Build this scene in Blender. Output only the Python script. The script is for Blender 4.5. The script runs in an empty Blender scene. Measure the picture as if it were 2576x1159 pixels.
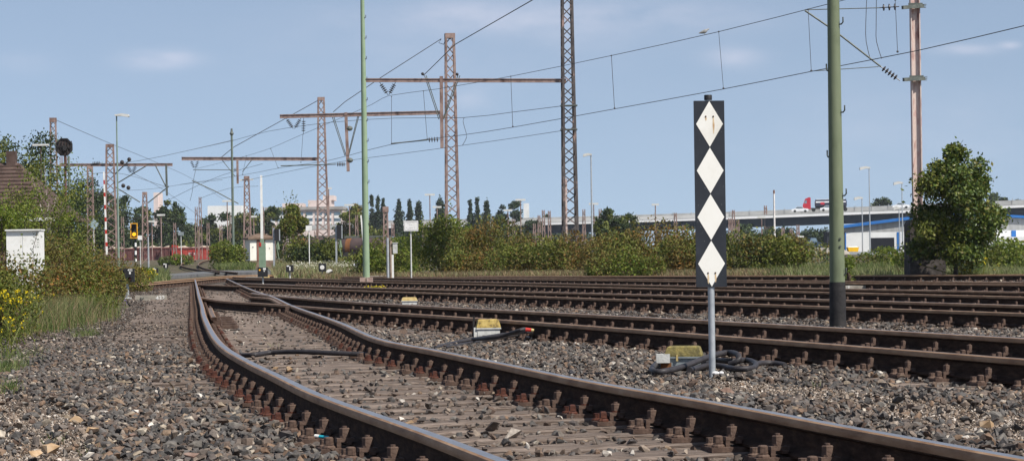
import bpy, math, random
import numpy as np
from mathutils import Vector, Matrix, Quaternion

rnd = random.Random(11)
RN = np.random.default_rng(11)
R = math.radians
scene = bpy.context.scene
COL = scene.collection
# ------------------------------------------------------------------ survey of the place
# the camera stands 0.81 m above the sleepers and looks along +Y; the pictures's
# measured directions are turned into real points on the ground or at a known distance
K = 1.1048
FD = 7000.0 / K
CX = 1288.0
CY = 716.0 / K
ROLL = 0.0145
H = 0.81
cR, sR = math.cos(ROLL), math.sin(ROLL)


def ray(x, y):
    u, v = x - CX, y - CY
    return (u * cR - v * sR) / FD, (u * sR + v * cR) / FD


def at(x, y, Y):
    a, b = ray(x, y)
    return Vector((a * Y, Y, H - b * Y))


def sstep(t):
    t = np.clip(t, 0, 1)
    return t * t * (3 - 2 * t)


def groundv(X, Y):
    """the yard is level; beyond it the land rises a metre, and on the left falls again to the goods line"""
    X, Y = np.asarray(X, float), np.asarray(Y, float)
    left = 1 - sstep((X / np.maximum(Y, 30.0) + 0.085) / 0.05)
    return (0.78 + 0.42 * left) * sstep((Y - 120.0) / 160.0) - left * 1.1 * sstep((Y - 284.0) / 60.0) * (1 - sstep((Y - 420.0) / 60.0))


def ground(X, Y):
    return float(groundv(X, Y))


def gp(x, y, dz=0.0):
    a, b = ray(x, y)
    lo = 4.0
    Y = 4.0
    while Y < 3000:
        if H - b * Y <= ground(a * Y, Y) + dz:
            hi = Y
            lo = Y / 1.03
            for _ in range(40):
                m = (lo + hi) / 2
                if H - b * m <= ground(a * m, m) + dz:
                    hi = m
                else:
                    lo = m
            return Vector((a * hi, hi, ground(a * hi, hi) + dz))
        Y *= 1.03
    return Vector((a * 400, 400, 1.2 + dz))


def mpx(Y):
    return Y / FD


def nat(pts):
    return [(p[0] / K, p[1] / K) for p in pts]


# ------------------------------------------------------------------ materials
MATS = {}


def new_mat(name):
    m = bpy.data.materials.new(name)
    m.use_nodes = True
    nt = m.node_tree
    nt.nodes.clear()
    out = nt.nodes.new('ShaderNodeOutputMaterial')
    b = nt.nodes.new('ShaderNodeBsdfPrincipled')
    nt.links.new(b.outputs[0], out.inputs[0])
    MATS[name] = m
    return m, nt, b, out


def ramp(nt, cols, pos=None, interp='LINEAR'):
    r = nt.nodes.new('ShaderNodeValToRGB')
    r.color_ramp.interpolation = interp
    n = len(cols)
    if pos is None:
        pos = [0.3 + 0.4 * i / max(1, n - 1) for i in range(n)]
    while len(r.color_ramp.elements) < n:
        r.color_ramp.elements.new(0.5)
    for e, c, p in zip(r.color_ramp.elements, cols, pos):
        e.position = p
        e.color = (*c, 1)
    return r


def mat(name, cols, scale=4.0, rough=0.7, metal=0.0, bump=0.0, stretch=(1, 1, 1), pos=None, spec=0.3, detail=6, bscale=None):
    if name in MATS:
        return MATS[name]
    m, nt, b, out = new_mat(name)
    if not isinstance(cols[0], (tuple, list)):
        cols = [tuple(c * 0.85 for c in cols), cols, tuple(min(1, c * 1.1) for c in cols)]
    tc = nt.nodes.new('ShaderNodeTexCoord')
    mp = nt.nodes.new('ShaderNodeMapping')
    mp.inputs['Scale'].default_value = stretch
    nt.links.new(tc.outputs['Object'], mp.inputs['Vector'])
    nz = nt.nodes.new('ShaderNodeTexNoise')
    nz.inputs['Scale'].default_value = scale
    nz.inputs['Detail'].default_value = detail
    nz.inputs['Roughness'].default_value = 0.62
    nt.links.new(mp.outputs[0], nz.inputs['Vector'])
    r = ramp(nt, cols, pos)
    nt.links.new(nz.outputs[0], r.inputs[0])
    nt.links.new(r.outputs[0], b.inputs['Base Color'])
    b.inputs['Roughness'].default_value = rough
    b.inputs['Metallic'].default_value = metal
    b.inputs['Specular IOR Level'].default_value = spec
    if bump:
        n2 = nt.nodes.new('ShaderNodeTexNoise')
        n2.inputs['Scale'].default_value = bscale or scale * 3
        n2.inputs['Detail'].default_value = 5
        nt.links.new(mp.outputs[0], n2.inputs['Vector'])
        bp = nt.nodes.new('ShaderNodeBump')
        bp.inputs['Strength'].default_value = bump
        bp.inputs['Distance'].default_value = 0.02
        nt.links.new(n2.outputs[0], bp.inputs['Height'])
        nt.links.new(bp.outputs[0], b.inputs['Normal'])
    return m


def island_mat(name, cols, pos=None, rough=0.75, trans=0.0, speck=0.0, interp='LINEAR', spec=0.25, sscale=60):
    """one random colour of the ramp for every separate stone, leaf or blade"""
    if name in MATS:
        return MATS[name]
    m, nt, b, out = new_mat(name)
    g = nt.nodes.new('ShaderNodeNewGeometry')
    n = len(cols)
    r = ramp(nt, cols, pos or [i / max(1, n - 1) for i in range(n)], interp)
    nt.links.new(g.outputs['Random Per Island'], r.inputs[0])
    col = r.outputs[0]
    if speck:
        tc = nt.nodes.new('ShaderNodeTexCoord')
        nz = nt.nodes.new('ShaderNodeTexNoise')
        nz.inputs['Scale'].default_value = sscale
        nz.inputs['Detail'].default_value = 5
        nt.links.new(tc.outputs['Object'], nz.inputs['Vector'])
        mr = nt.nodes.new('ShaderNodeMapRange')
        mr.inputs[1].default_value = 0.3
        mr.inputs[2].default_value = 0.7
        mr.inputs[3].default_value = 1 - speck
        mr.inputs[4].default_value = 1 + speck
        nt.links.new(nz.outputs[0], mr.inputs[0])
        mx = nt.nodes.new('ShaderNodeMix')
        mx.data_type = 'RGBA'
        mx.blend_type = 'MULTIPLY'
        mx.inputs[0].default_value = 1
        nt.links.new(col, mx.inputs[6])
        nt.links.new(mr.outputs[0], mx.inputs[7])
        col = mx.outputs[2]
    nt.links.new(col, b.inputs['Base Color'])
    b.inputs['Roughness'].default_value = rough
    b.inputs['Specular IOR Level'].default_value = spec
    if trans:
        t = nt.nodes.new('ShaderNodeBsdfTranslucent')
        nt.links.new(col, t.inputs[0])
        ms = nt.nodes.new('ShaderNodeMixShader')
        ms.inputs[0].default_value = trans
        nt.links.new(b.outputs[0], ms.inputs[1])
        nt.links.new(t.outputs[0], ms.inputs[2])
        nt.links.new(ms.outputs[0], out.inputs[0])
    return m


M_rust = mat('rail_rust', [(0.026, 0.016, 0.012), (0.05, 0.030, 0.022), (0.085, 0.052, 0.035)], 9, 0.9, 0.0, 0.25, (1, 1, 4), spec=0.08)
M_railtop = mat('rail_running_surface', [(0.38, 0.35, 0.325), (0.48, 0.445, 0.425), (0.54, 0.51, 0.50)], 5, 0.36, 0.9, 0.05, (1, 1, 1), spec=0.5)
M_railhead = mat('rail_head_brown', [(0.20, 0.11, 0.06), (0.31, 0.185, 0.105), (0.40, 0.26, 0.16)], 4, 0.62, 0.0, 0.15, (1, 1, 5), spec=0.15)
M_railtop_old = mat('rail_dull_surface', [(0.10, 0.07, 0.055), (0.17, 0.125, 0.10), (0.24, 0.19, 0.16)], 3, 0.6, 0.4, 0.15)
M_fast = mat('fastening_iron', [(0.05, 0.03, 0.023), (0.095, 0.06, 0.045), (0.15, 0.10, 0.075)], 14, 0.85, 0.0, 0.3, bscale=60)
M_redscrew = mat('fresh_rust_screw', [(0.045, 0.016, 0.010), (0.075, 0.022, 0.012), (0.11, 0.045, 0.025)], 25, 0.7, 0.0, 0.2)
M_wood = mat('sleeper_wood', [(0.035, 0.024, 0.019), (0.15, 0.115, 0.094), (0.25, 0.20, 0.168), (0.11, 0.078, 0.06)], 3.6, 0.95, 0, 1.0, (0.45, 14, 9), pos=[.34,.46,.58,.68], spec=.1, bscale=9)
M_lattice = mat('lattice_paint_rust', [(0.085, 0.05, 0.042), (0.20, 0.132, 0.112), (0.31, 0.222, 0.192), (0.13, 0.09, 0.077)], 2.3, 0.8, 0, 0, (1, 1, 0.6))
M_lattice_dark = mat('lattice_dark_paint', [(0.045, 0.04, 0.042), (0.10, 0.085, 0.08), (0.30, 0.20, 0.17)], 1.4, 0.8, 0, 0, pos=[0.3, 0.55, 0.66])
M_pinkmast = mat('peeling_pink_paint', [(0.16, 0.06, 0.055), (0.45, 0.30, 0.26), (0.62, 0.52, 0.46), (0.50, 0.32, 0.28), (0.12, 0.12, 0.09)], 5, 0.8, 0, 0.2, (1, 1, 0.25), pos=[0.3, 0.4, 0.52, 0.62, 0.72])
M_green_l = mat('pale_green_paint', [(0.20, 0.275, 0.17), (0.235, 0.315, 0.20), (0.27, 0.345, 0.225)], 2, 0.6)
M_green_d = mat('olive_green_paint', [(0.11, 0.13, 0.075), (0.145, 0.17, 0.10), (0.165, 0.19, 0.115), (0.10, 0.065, 0.04)], 6, 0.6, 0, 0.1, (1, 1, 0.35), pos=[0.3, 0.45, 0.65, 0.76])
M_tar = mat('tar_coating', [(0.012, 0.011, 0.012), (0.024, 0.022, 0.022), (0.04, 0.036, 0.034)], 8, 0.75, 0, 0.4)
M_white = mat('white_paint', [(0.62, 0.60, 0.56), (0.76, 0.75, 0.71), (0.82, 0.81, 0.78)], 3, 0.6)
M_whiteb = mat('board_white', [(0.66, 0.63, 0.56), (0.76, 0.74, 0.68), (0.79, 0.77, 0.72)], 4, 0.55, spec=0.2)
M_black = mat('board_black', [(0.017, 0.02, 0.026), (0.022, 0.025, 0.032), (0.03, 0.034, 0.042)], 7, 0.5)
M_stain = mat('rust_streak', [(0.50, 0.33, 0.17), (0.62, 0.48, 0.31), (0.38, 0.20, 0.08)], 22, 0.7, 0, 0, (3, 1, 0.5))
M_zinc = mat('galvanised_steel', [(0.30, 0.32, 0.34), (0.42, 0.44, 0.45), (0.52, 0.53, 0.54)], 14, 0.45, 0.4, 0.05)
M_conc = mat('concrete', [(0.20, 0.18, 0.15), (0.30, 0.27, 0.22), (0.38, 0.34, 0.29)], 7, 0.9, 0, 0.3)
M_darkconc = mat('dark_old_concrete', [(0.025, 0.022, 0.02), (0.06, 0.05, 0.045), (0.11, 0.095, 0.085)], 4, 0.95, 0, 0.6)
M_pinkconc = mat('reddish_concrete', [(0.22, 0.15, 0.12), (0.34, 0.24, 0.20), (0.42, 0.33, 0.28)], 7, 0.9, 0, 0.4)
M_yellow = mat('yellow_lid', [(0.34, 0.23, 0.09), (0.47, 0.35, 0.14), (0.55, 0.44, 0.22)], 12, 0.6, 0, 0.1)
M_yellow_dirty = mat('mossy_yellow_lid', [(0.07, 0.06, 0.03), (0.17, 0.14, 0.05), (0.30, 0.235, 0.075)], 14, 0.8, 0, 0.4)
M_grey_box = mat('grey_enamel', [(0.16, 0.19, 0.20), (0.22, 0.25, 0.26), (0.28, 0.31, 0.31)], 6, 0.6)
M_greyl = mat('weathered_light_grey', [(0.36, 0.36, 0.34), (0.50, 0.50, 0.47), (0.58, 0.58, 0.55)], 14, 0.8, 0, 0.2)
M_cable = mat('black_rubber', [(0.022, 0.02, 0.022), (0.036, 0.032, 0.034), (0.05, 0.045, 0.045)], 9, 0.55)
M_wire = mat('wire_metal', (0.09, 0.09, 0.09), 3, 0.6, 0.3)
M_insul = mat('insulator_glaze', (0.035, 0.028, 0.026), 6, 0.35, spec=0.5)
M_greyiron = mat('grey_green_iron', [(0.07, 0.08, 0.07), (0.11, 0.12, 0.105), (0.15, 0.16, 0.14)], 6, 0.6, 0.2)
M_sigblack = mat('signal_black', (0.018, 0.018, 0.02), 4, 0.6)
M_orange = mat('signal_orange', (0.75, 0.36, 0.02), 4, 0.5)
M_red = mat('signal_red', (0.45, 0.03, 0.02), 6, 0.5)
M_tile = mat('brown_roof_tiles', [(0.05, 0.032, 0.026), (0.085, 0.055, 0.044), (0.12, 0.08, 0.065)], 3, 0.9, 0, 0)
M_wagred = mat('wagon_red', [(0.27, 0.03, 0.022), (0.38, 0.05, 0.037), (0.44, 0.075, 0.055)], 1.2, 0.7)
M_wagbrown = mat('wagon_brown', [(0.065, 0.026, 0.024), (0.11, 0.04, 0.036), (0.15, 0.058, 0.05)], 1.2, 0.8)
M_scrap = mat('pale_bulk_load', [(0.22, 0.17, 0.13), (0.36, 0.29, 0.22), (0.48, 0.42, 0.36)], 2, 0.9, 0, 0.5)
M_tank = mat('tank_wagon_brown', [(0.045, 0.03, 0.03), (0.075, 0.05, 0.048), (0.10, 0.068, 0.06)], 0.9, 0.75, 0, 0, (1, 1, 1))
M_tankrust = mat('tank_rust_band', [(0.10, 0.035, 0.012), (0.19, 0.08, 0.03), (0.25, 0.11, 0.05)], 2, 0.85)
M_plaster = mat('white_plaster', [(0.66, 0.63, 0.54), (0.76, 0.74, 0.66), (0.80, 0.78, 0.71)], 2, 0.85)
M_brickbase = mat('brick_base', [(0.12, 0.07, 0.05), (0.18, 0.12, 0.09), (0.22, 0.16, 0.12)], 3, 0.9)
M_browndoor = mat('brown_door', [(0.16, 0.065, 0.045), (0.21, 0.09, 0.065), (0.25, 0.12, 0.09)], 4, 0.7)
M_felt = mat('brown_roof_felt', [(0.10, 0.065, 0.04), (0.15, 0.10, 0.07), (0.2, 0.14, 0.1)], 2, 0.9)
M_pinkwall = mat('pink_facade', [(0.56, 0.46, 0.42), (0.64, 0.53, 0.49), (0.68, 0.58, 0.54)], 0.5, 0.9)
M_whitewall = mat('white_facade', [(0.60, 0.60, 0.58), (0.70, 0.70, 0.68), (0.74, 0.74, 0.72)], 0.5, 0.9)
M_glass = mat('window_glass', [(0.06, 0.10, 0.13), (0.10, 0.15, 0.19), (0.3, 0.36, 0.40)], 0.4, 0.15, spec=0.6)
M_bridgewhite = mat('white_fascia', [(0.78, 0.77, 0.75), (0.82, 0.81, 0.80), (0.84, 0.83, 0.82)], 0.15, 0.8)
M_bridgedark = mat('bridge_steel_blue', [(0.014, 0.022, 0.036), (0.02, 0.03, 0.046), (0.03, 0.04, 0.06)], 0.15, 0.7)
M_bridgegrey = mat('bridge_grey', [(0.20, 0.20, 0.19), (0.28, 0.28, 0.27), (0.34, 0.34, 0.33)], 0.3, 0.8)
M_blue = mat('blue_panel', (0.02, 0.14, 0.42), 1, 0.5)
M_dark = mat('interior_shade_black', (0.006, 0.007, 0.012), 1, 0.9)
M_truckred = mat('truck_red', (0.40, 0.02, 0.035), 1, 0.4)
M_trucknavy = mat('tank_navy', (0.02, 0.025, 0.05), 1, 0.35)
M_tyre = mat('tyre_rubber', (0.015, 0.015, 0.015), 5, 0.9)
M_carwhite = mat('car_white', (0.75, 0.75, 0.75), 1, 0.35)
M_cardark = mat('car_dark_blue', (0.02, 0.035, 0.06), 1, 0.3)
M_skip = mat('yellow_skip', (0.80, 0.45, 0.01), 1, 0.6)
M_bark = mat('bark', [(0.035, 0.027, 0.02), (0.065, 0.05, 0.038), (0.10, 0.08, 0.06)], 6, 0.9, 0, 0.3)
M_birch = mat('birch_bark', [(0.18, 0.12, 0.08), (0.42, 0.36, 0.30), (0.55, 0.50, 0.44)], 7, 0.9, 0, 0.1, (1, 1, 0.4))
M_twig = mat('twig', (0.10, 0.065, 0.045), 6, 0.9)
M_asphalt = mat('crossing_asphalt', [(0.085, 0.085, 0.088), (0.125, 0.125, 0.125), (0.16, 0.158, 0.155)], 3, 0.9, 0, 0.2)
M_birdgrey = mat('pigeon_grey', [(0.14, 0.14, 0.14), (0.30, 0.29, 0.27), (0.36, 0.35, 0.32)], 8, 0.8)
M_lamphead = mat('lamp_housing', [(0.45, 0.44, 0.40), (0.58, 0.57, 0.53), (0.64, 0.63, 0.60)], 3, 0.6)
M_cyan = mat('cyan_plastic', (0.02, 0.32, 0.40), 20, 0.4)
M_paper = mat('white_paper', (0.70, 0.68, 0.66), 20, 0.8)
M_bone = mat('sign_grey_writing', (0.30, 0.29, 0.28), 10, 0.8)

M_stone = island_mat('ballast_stone', [(0.044, 0.041, 0.039), (0.080, 0.074, 0.069), (0.118, 0.107, 0.097), (0.064, 0.057, 0.053), (0.15, 0.135, 0.117), (0.105, 0.066, 0.046), (0.092, 0.084, 0.078), (0.18, 0.115, 0.075), (0.25, 0.20, 0.145), (0.42, 0.37, 0.30)],
                     [0, 0.14, 0.29, 0.44, 0.56, 0.65, 0.74, 0.89, 0.96, 0.993], 0.85, 0, 0.35)
M_stone_brown = island_mat('ballast_stone_dusty', [(0.058, 0.048, 0.042), (0.10, 0.082, 0.070), (0.145, 0.120, 0.102), (0.11, 0.075, 0.055), (0.085, 0.075, 0.070), (0.18, 0.14, 0.11), (0.27, 0.22, 0.175), (0.42, 0.38, 0.33)],
                           [0, 0.2, 0.38, 0.54, 0.68, 0.85, 0.955, 0.993], 0.9, 0, 0.3)
M_pebble = island_mat('pale_gravel', [(0.10, 0.083, 0.07), (0.19, 0.15, 0.12), (0.26, 0.205, 0.16), (0.20, 0.135, 0.09), (0.34, 0.285, 0.23), (0.52, 0.46, 0.40)], [0, .2, .45, .6, .82, .97], 0.9, 0, 0.2)


# ------------------------------------------------------------------ mesh builder and tagging
def tag(o, label=None, cat=None, group=None, kind=None):
    if label:
        o['label'] = label
    if cat:
        o['category'] = cat
    if group:
        o['group'] = group
    if kind:
        o['kind'] = kind
    return o


def thing(name, label, cat, loc=(0, 0, 0), rz=0.0, group=None):
    o = bpy.data.objects.new(name, None)
    COL.objects.link(o)
    o.location = loc
    o.rotation_euler = (0, 0, rz)
    o.empty_display_size = 0.2
    return tag(o, label, cat, group)


class MB:
    def __init__(s):
        s.v, s.f, s.m = [], [], []

    def add(s, vs, fs, mi=0):
        o = len(s.v)
        s.v += [tuple(p) for p in vs]
        s.f += [tuple(i + o for i in f) for f in fs]
        s.m += [mi] * len(fs)
        return s

    def box(s, c, size, mi=0, M=None):
        x, y, z = size[0] / 2, size[1] / 2, size[2] / 2
        vs = [Vector(p) for p in ((-x, -y, -z), (x, -y, -z), (x, y, -z), (-x, y, -z), (-x, -y, z), (x, -y, z), (x, y, z), (-x, y, z))]
        if M is not None:
            vs = [M @ p for p in vs]
        vs = [p + Vector(c) for p in vs]
        return s.add(vs, [(3, 2, 1, 0), (4, 5, 6, 7), (0, 1, 5, 4), (1, 2, 6, 5), (2, 3, 7, 6), (3, 0, 4, 7)], mi)

    def bar(s, a, b, w, h=None, mi=0, up=(0, 0, 1)):
        a, b = Vector(a), Vector(b)
        d = (b - a)
        L = d.length
        d.normalize()
        up = Vector(up)
        if abs(d.dot(up)) > 0.98:
            up = Vector((0, 1, 0))
        x = d.cross(up).normalized()
        z = x.cross(d)
        M = Matrix((x, d, z)).transposed()
        return s.box((a + b) / 2, (w, L, h or w), mi, M)

    def tube(s, pts, r, n=8, mi=0, cap=True):
        pts = [Vector(p) for p in pts]
        rs = r if isinstance(r, (list, tuple)) else [r] * len(pts)
        rings = []
        ref = None
        for i, p in enumerate(pts):
            t = (pts[min(i + 1, len(pts) - 1)] - pts[max(i - 1, 0)]).normalized()
            if ref is None:
                ref = Vector((0, 0, 1)) if abs(t.z) < 0.9 else Vector((1, 0, 0))
            x = t.cross(ref)
            if x.length < 1e-4:
                x = t.cross(Vector((0, 1, 0)))
            x.normalize()
            y = x.cross(t)
            ref = -y if False else ref
            rings.append([p + (x * math.cos(2 * math.pi * k / n) + y * math.sin(2 * math.pi * k / n)) * rs[i] for k in range(n)])
        vs = [q for rg in rings for q in rg]
        fs = []
        for i in range(len(pts) - 1):
            for k in range(n):
                a, b = i * n + k, i * n + (k + 1) % n
                fs.append((a, a + n, b + n, b))
        if cap:
            fs.append(tuple(range(n)))
            fs.append(tuple(range((len(pts) - 1) * n, len(pts) * n))[::-1])
        return s.add(vs, fs, mi)

    def lathe(s, c, prof, n=16, mi=0, M=None):
        vs, fs = [], []
        for (r, z) in prof:
            for k in range(n):
                p = Vector((r * math.cos(2 * math.pi * k / n), r * math.sin(2 * math.pi * k / n), z))
                vs.append((M @ p if M is not None else p) + Vector(c))
        for i in range(len(prof) - 1):
            for k in range(n):
                a, b = i * n + k, i * n + (k + 1) % n
                fs.append((a, b, b + n, a + n))
        fs.append(tuple(range(n))[::-1])
        fs.append(tuple(range((len(prof) - 1) * n, len(prof) * n)))
        return s.add(vs, fs, mi)

    def prism(s, poly, y0, y1, c=(0, 0, 0), mi=0, M=None):
        """polygon in x,z extruded from y0 to y1 (the polygon runs anticlockwise seen from -y)"""
        n = len(poly)
        vs = [Vector((p[0], y0, p[1])) for p in poly] + [Vector((p[0], y1, p[1])) for p in poly]
        if M is not None:
            vs = [M @ p for p in vs]
        vs = [p + Vector(c) for p in vs]
        fs = [tuple(range(n)), tuple(range(n, 2 * n))[::-1]] + [(i, i + n, (i + 1) % n + n, (i + 1) % n) for i in range(n)]
        return s.add(vs, fs, mi)

    def ball(s, c, r, n=10, mi=0, sc=(1, 1, 1)):
        k = 6
        pr = [(max(1e-3, r * math.sin(math.pi * i / k)), -r * math.cos(math.pi * i / k)) for i in range(k + 1)]
        return s.lathe(c, pr, n, mi, Matrix.Diagonal(sc))

    def mesh(s, name, mats):
        me = bpy.data.meshes.new(name)
        me.from_pydata(s.v, [], s.f)
        for m in (mats if isinstance(mats, (list, tuple)) else [mats]):
            me.materials.append(m)
        me.polygons.foreach_set('material_index', s.m)
        me.update()
        return me

    def build(s, name, mats, parent=None, origin=None, smooth=None, local=False):
        """world coordinates in; stored relative to the parent's base or to the origin given"""
        off = Vector((0, 0, 0))
        if not local:
            if origin is not None:
                off = Vector(origin)
            if parent is not None:
                p = parent
                off = Vector(origin) if origin is not None else Vector((0, 0, 0))
                base = Vector((0, 0, 0))
                while p is not None:
                    base += p.location
                    p = p.parent
                if origin is None:
                    off = base
        s.v = [(a - off.x, b - off.y, c - off.z) for a, b, c in s.v]
        me = s.mesh(name, mats)
        o = bpy.data.objects.new(name, me)
        COL.objects.link(o)
        if parent is not None:
            o.parent = parent
            if origin is not None and not local:
                o.location = off - base
        elif origin is not None:
            o.location = origin
        if smooth is not None:
            me.polygons.foreach_set('use_smooth', [True] * len(me.polygons))
            me.set_sharp_from_angle(angle=R(smooth))
        return o


def np_mesh(name, verts, faces, mats, mi=None):
    """verts (N,3), faces (M,k) with one k"""
    me = bpy.data.meshes.new(name)
    nv, (nf, k) = len(verts), faces.shape
    me.vertices.add(nv)
    me.vertices.foreach_set('co', np.ascontiguousarray(verts, dtype=np.float32).ravel())
    me.loops.add(nf * k)
    me.loops.foreach_set('vertex_index', np.ascontiguousarray(faces, dtype=np.int32).ravel())
    me.polygons.add(nf)
    me.polygons.foreach_set('loop_start', np.arange(0, nf * k, k, dtype=np.int32))
    for m in (mats if isinstance(mats, (list, tuple)) else [mats]):
        me.materials.append(m)
    if mi is not None:
        me.polygons.foreach_set('material_index', np.ascontiguousarray(mi, dtype=np.int32))
    me.update(calc_edges=True)
    me.shade_flat()
    return me


def rand_rot(n, tilt=None):
    q = RN.normal(size=(n, 4))
    if tilt is not None:
        a = RN.uniform(0, 2 * np.pi, n)
        q = np.stack([np.cos(a / 2), RN.normal(0, tilt, n), RN.normal(0, tilt, n), np.sin(a / 2)], 1)
    q /= np.linalg.norm(q, axis=1)[:, None]
    w, x, y, z = q.T
    return np.stack([np.stack([1 - 2 * (y * y + z * z), 2 * (x * y - z * w), 2 * (x * z + y * w)], 1),
                     np.stack([2 * (x * y + z * w), 1 - 2 * (x * x + z * z), 2 * (y * z - x * w)], 1),
                     np.stack([2 * (x * z - y * w), 2 * (y * z + x * w), 1 - 2 * (x * x + y * y)], 1)], 1)


def instance_np(proto_v, proto_f, pos, rot, scale):
    n, k = len(pos), len(proto_v)
    v = np.einsum('nij,nkj->nki', rot, proto_v[None] * scale[:, None, :]) + pos[:, None, :]
    f = proto_f[None] + (np.arange(n) * k)[:, None, None]
    return v.reshape(-1, 3), f.reshape(-1, proto_f.shape[1])


LEAF_V = np.array([(0, -.5, 0), (.3, -.03, .07), (0, .5, -.03), (-.3, -.03, .07)])
LEAF_F = np.array([(0, 1, 2), (0, 2, 3)])


def leaf_object(name, pos, size, mats, mi=None, parent=None, origin=(0, 0, 0), tilt=None, slim=1.0):
    n = len(pos)
    sc = np.stack([size * slim, size, size], 1)
    v, f = instance_np(LEAF_V, LEAF_F, pos - np.array(origin), rand_rot(n, tilt), sc)
    me = np_mesh(name, v, f, mats, None if mi is None else np.repeat(mi, 2))
    o = bpy.data.objects.new(name, me)
    COL.objects.link(o)
    if parent is not None:
        o.parent = parent
    else:
        o.location = origin
    return o


def catmull(pts, step=0.5):
    P = [np.array(p, float) for p in pts]
    P = [2 * P[0] - P[1]] + P + [2 * P[-1] - P[-2]]
    out = []
    for i in range(1, len(P) - 2):
        p0, p1, p2, p3 = P[i - 1:i + 3]
        n = max(2, int(np.linalg.norm(p2 - p1) / step))
        for k in range(n):
            t = k / n
            out.append(0.5 * (2 * p1 + (p2 - p0) * t + (2 * p0 - 5 * p1 + 4 * p2 - p3) * t * t + (3 * p1 - p0 - 3 * p2 + p3) * t ** 3))
    out.append(P[-2])
    return np.array(out)
# ------------------------------------------------------------------ ground
def build_ground():
    ys = [-20, 0, 20, 40, 60, 80, 100, 115] + list(range(120, 290, 8)) + [290, 296, 304, 314, 324, 334, 344, 360, 400, 420, 440, 460, 480, 500, 700, 1000, 1600, 2600]
    us = np.linspace(-1, 1, 61)
    V, F = [], []
    for Y in ys:
        hw = 70 + 0.45 * max(0, Y)
        for u in us:
            V.append((u * hw, Y, ground(u * hw, Y) - 0.07))
    n = len(us)
    for j in range(len(ys) - 1):
        for i in range(n - 1):
            a = j * n + i
            F.append((a, a + 1, a + n + 1, a + n))
    me = np_mesh('ground', np.array(V), np.array(F), ground_mat('ground_soil', [(0.075, 0.06, 0.048), (0.125, 0.10, 0.082), (0.10, 0.085, 0.055), (0.075, 0.075, 0.035), (0.16, 0.135, 0.11)], 0.35, 9))
    o = bpy.data.objects.new('ground', me)
    COL.objects.link(o)
    tag(o, kind='structure')
    return o


def ground_mat(name, cols, s1, s2):
    m, nt, b, out = new_mat(name)
    tc = nt.nodes.new('ShaderNodeTexCoord')
    n1 = nt.nodes.new('ShaderNodeTexNoise')
    n1.inputs['Scale'].default_value = s1
    n1.inputs['Detail'].default_value = 8
    n1.inputs['Roughness'].default_value = 0.7
    nt.links.new(tc.outputs['Object'], n1.inputs['Vector'])
    r = ramp(nt, cols)
    nt.links.new(n1.outputs[0], r.inputs[0])
    vo = nt.nodes.new('ShaderNodeTexVoronoi')
    vo.inputs['Scale'].default_value = s2
    nt.links.new(tc.outputs['Object'], vo.inputs['Vector'])
    sep = nt.nodes.new('ShaderNodeSeparateColor')
    nt.links.new(vo.outputs['Color'], sep.inputs[0])
    mr = nt.nodes.new('ShaderNodeMapRange')
    mr.inputs[3].default_value = 0.55
    mr.inputs[4].default_value = 1.45
    nt.links.new(sep.outputs[0], mr.inputs[0])
    mx = nt.nodes.new('ShaderNodeMix')
    mx.data_type = 'RGBA'
    mx.blend_type = 'MULTIPLY'
    mx.inputs[0].default_value = 1
    nt.links.new(r.outputs[0], mx.inputs[6])
    nt.links.new(mr.outputs[0], mx.inputs[7])
    nt.links.new(mx.outputs[2], b.inputs['Base Color'])
    b.inputs['Roughness'].default_value = 0.95
    b.inputs['Specular IOR Level'].default_value = 0.1
    bp = nt.nodes.new('ShaderNodeBump')
    bp.inputs['Strength'].default_value = 0.9
    bp.inputs['Distance'].default_value = 0.03
    nt.links.new(vo.outputs['Distance'], bp.inputs['Height'])
    bp.invert = True
    nt.links.new(bp.outputs[0], b.inputs['Normal'])
    return m


build_ground()

BED = [gp(-250, 1150), gp(-150, 900), gp(60, 838), gp(200, 815), gp(330, 765), gp(290, 716), Vector((-17, 112, 0)), Vector((-7, 114, 0)), gp(960, 701), gp(1400, 698), gp(1900, 696), Vector((15, 84, 0)), Vector((30, 66, 0)), Vector((13, 20, 0)), Vector((6, 4, 0)), Vector((-3, 4, 0))]


def in_poly(px_, py_, poly):
    inside = np.zeros(len(px_), bool)
    n = len(poly)
    for i in range(n):
        x1, y1 = poly[i][0], poly[i][1]
        x2, y2 = poly[(i + 1) % n][0], poly[(i + 1) % n][1]
        c = ((y1 > py_) != (y2 > py_)) & (px_ < (x2 - x1) * (py_ - y1) / (y2 - y1 + 1e-12) + x1)
        inside ^= c
    return inside


bed = MB()
bed.add([(p.x, p.y, -0.04) for p in BED], [tuple(range(len(BED)))[::-1]])
M_bed = ground_mat('ballast_bed_gravel', [(0.05, 0.043, 0.038), (0.085, 0.072, 0.062), (0.12, 0.102, 0.088), (0.10, 0.076, 0.058), (0.15, 0.128, 0.108)], 1.2, 17)
o = bed.build('ballast_bed', M_bed)
if o.data.polygons[0].normal.z < 0:
    o.data.flip_normals()
tag(o, kind='structure')

# ------------------------------------------------------------------ tracks
RAILTOP = 0.17


def up(pts, z=RAILTOP):
    out = []
    for x, y in nat(pts):
        a, b = ray(x, y)
        Y = (H - z) / b
        out.append((a * Y, Y))
    return out


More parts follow.
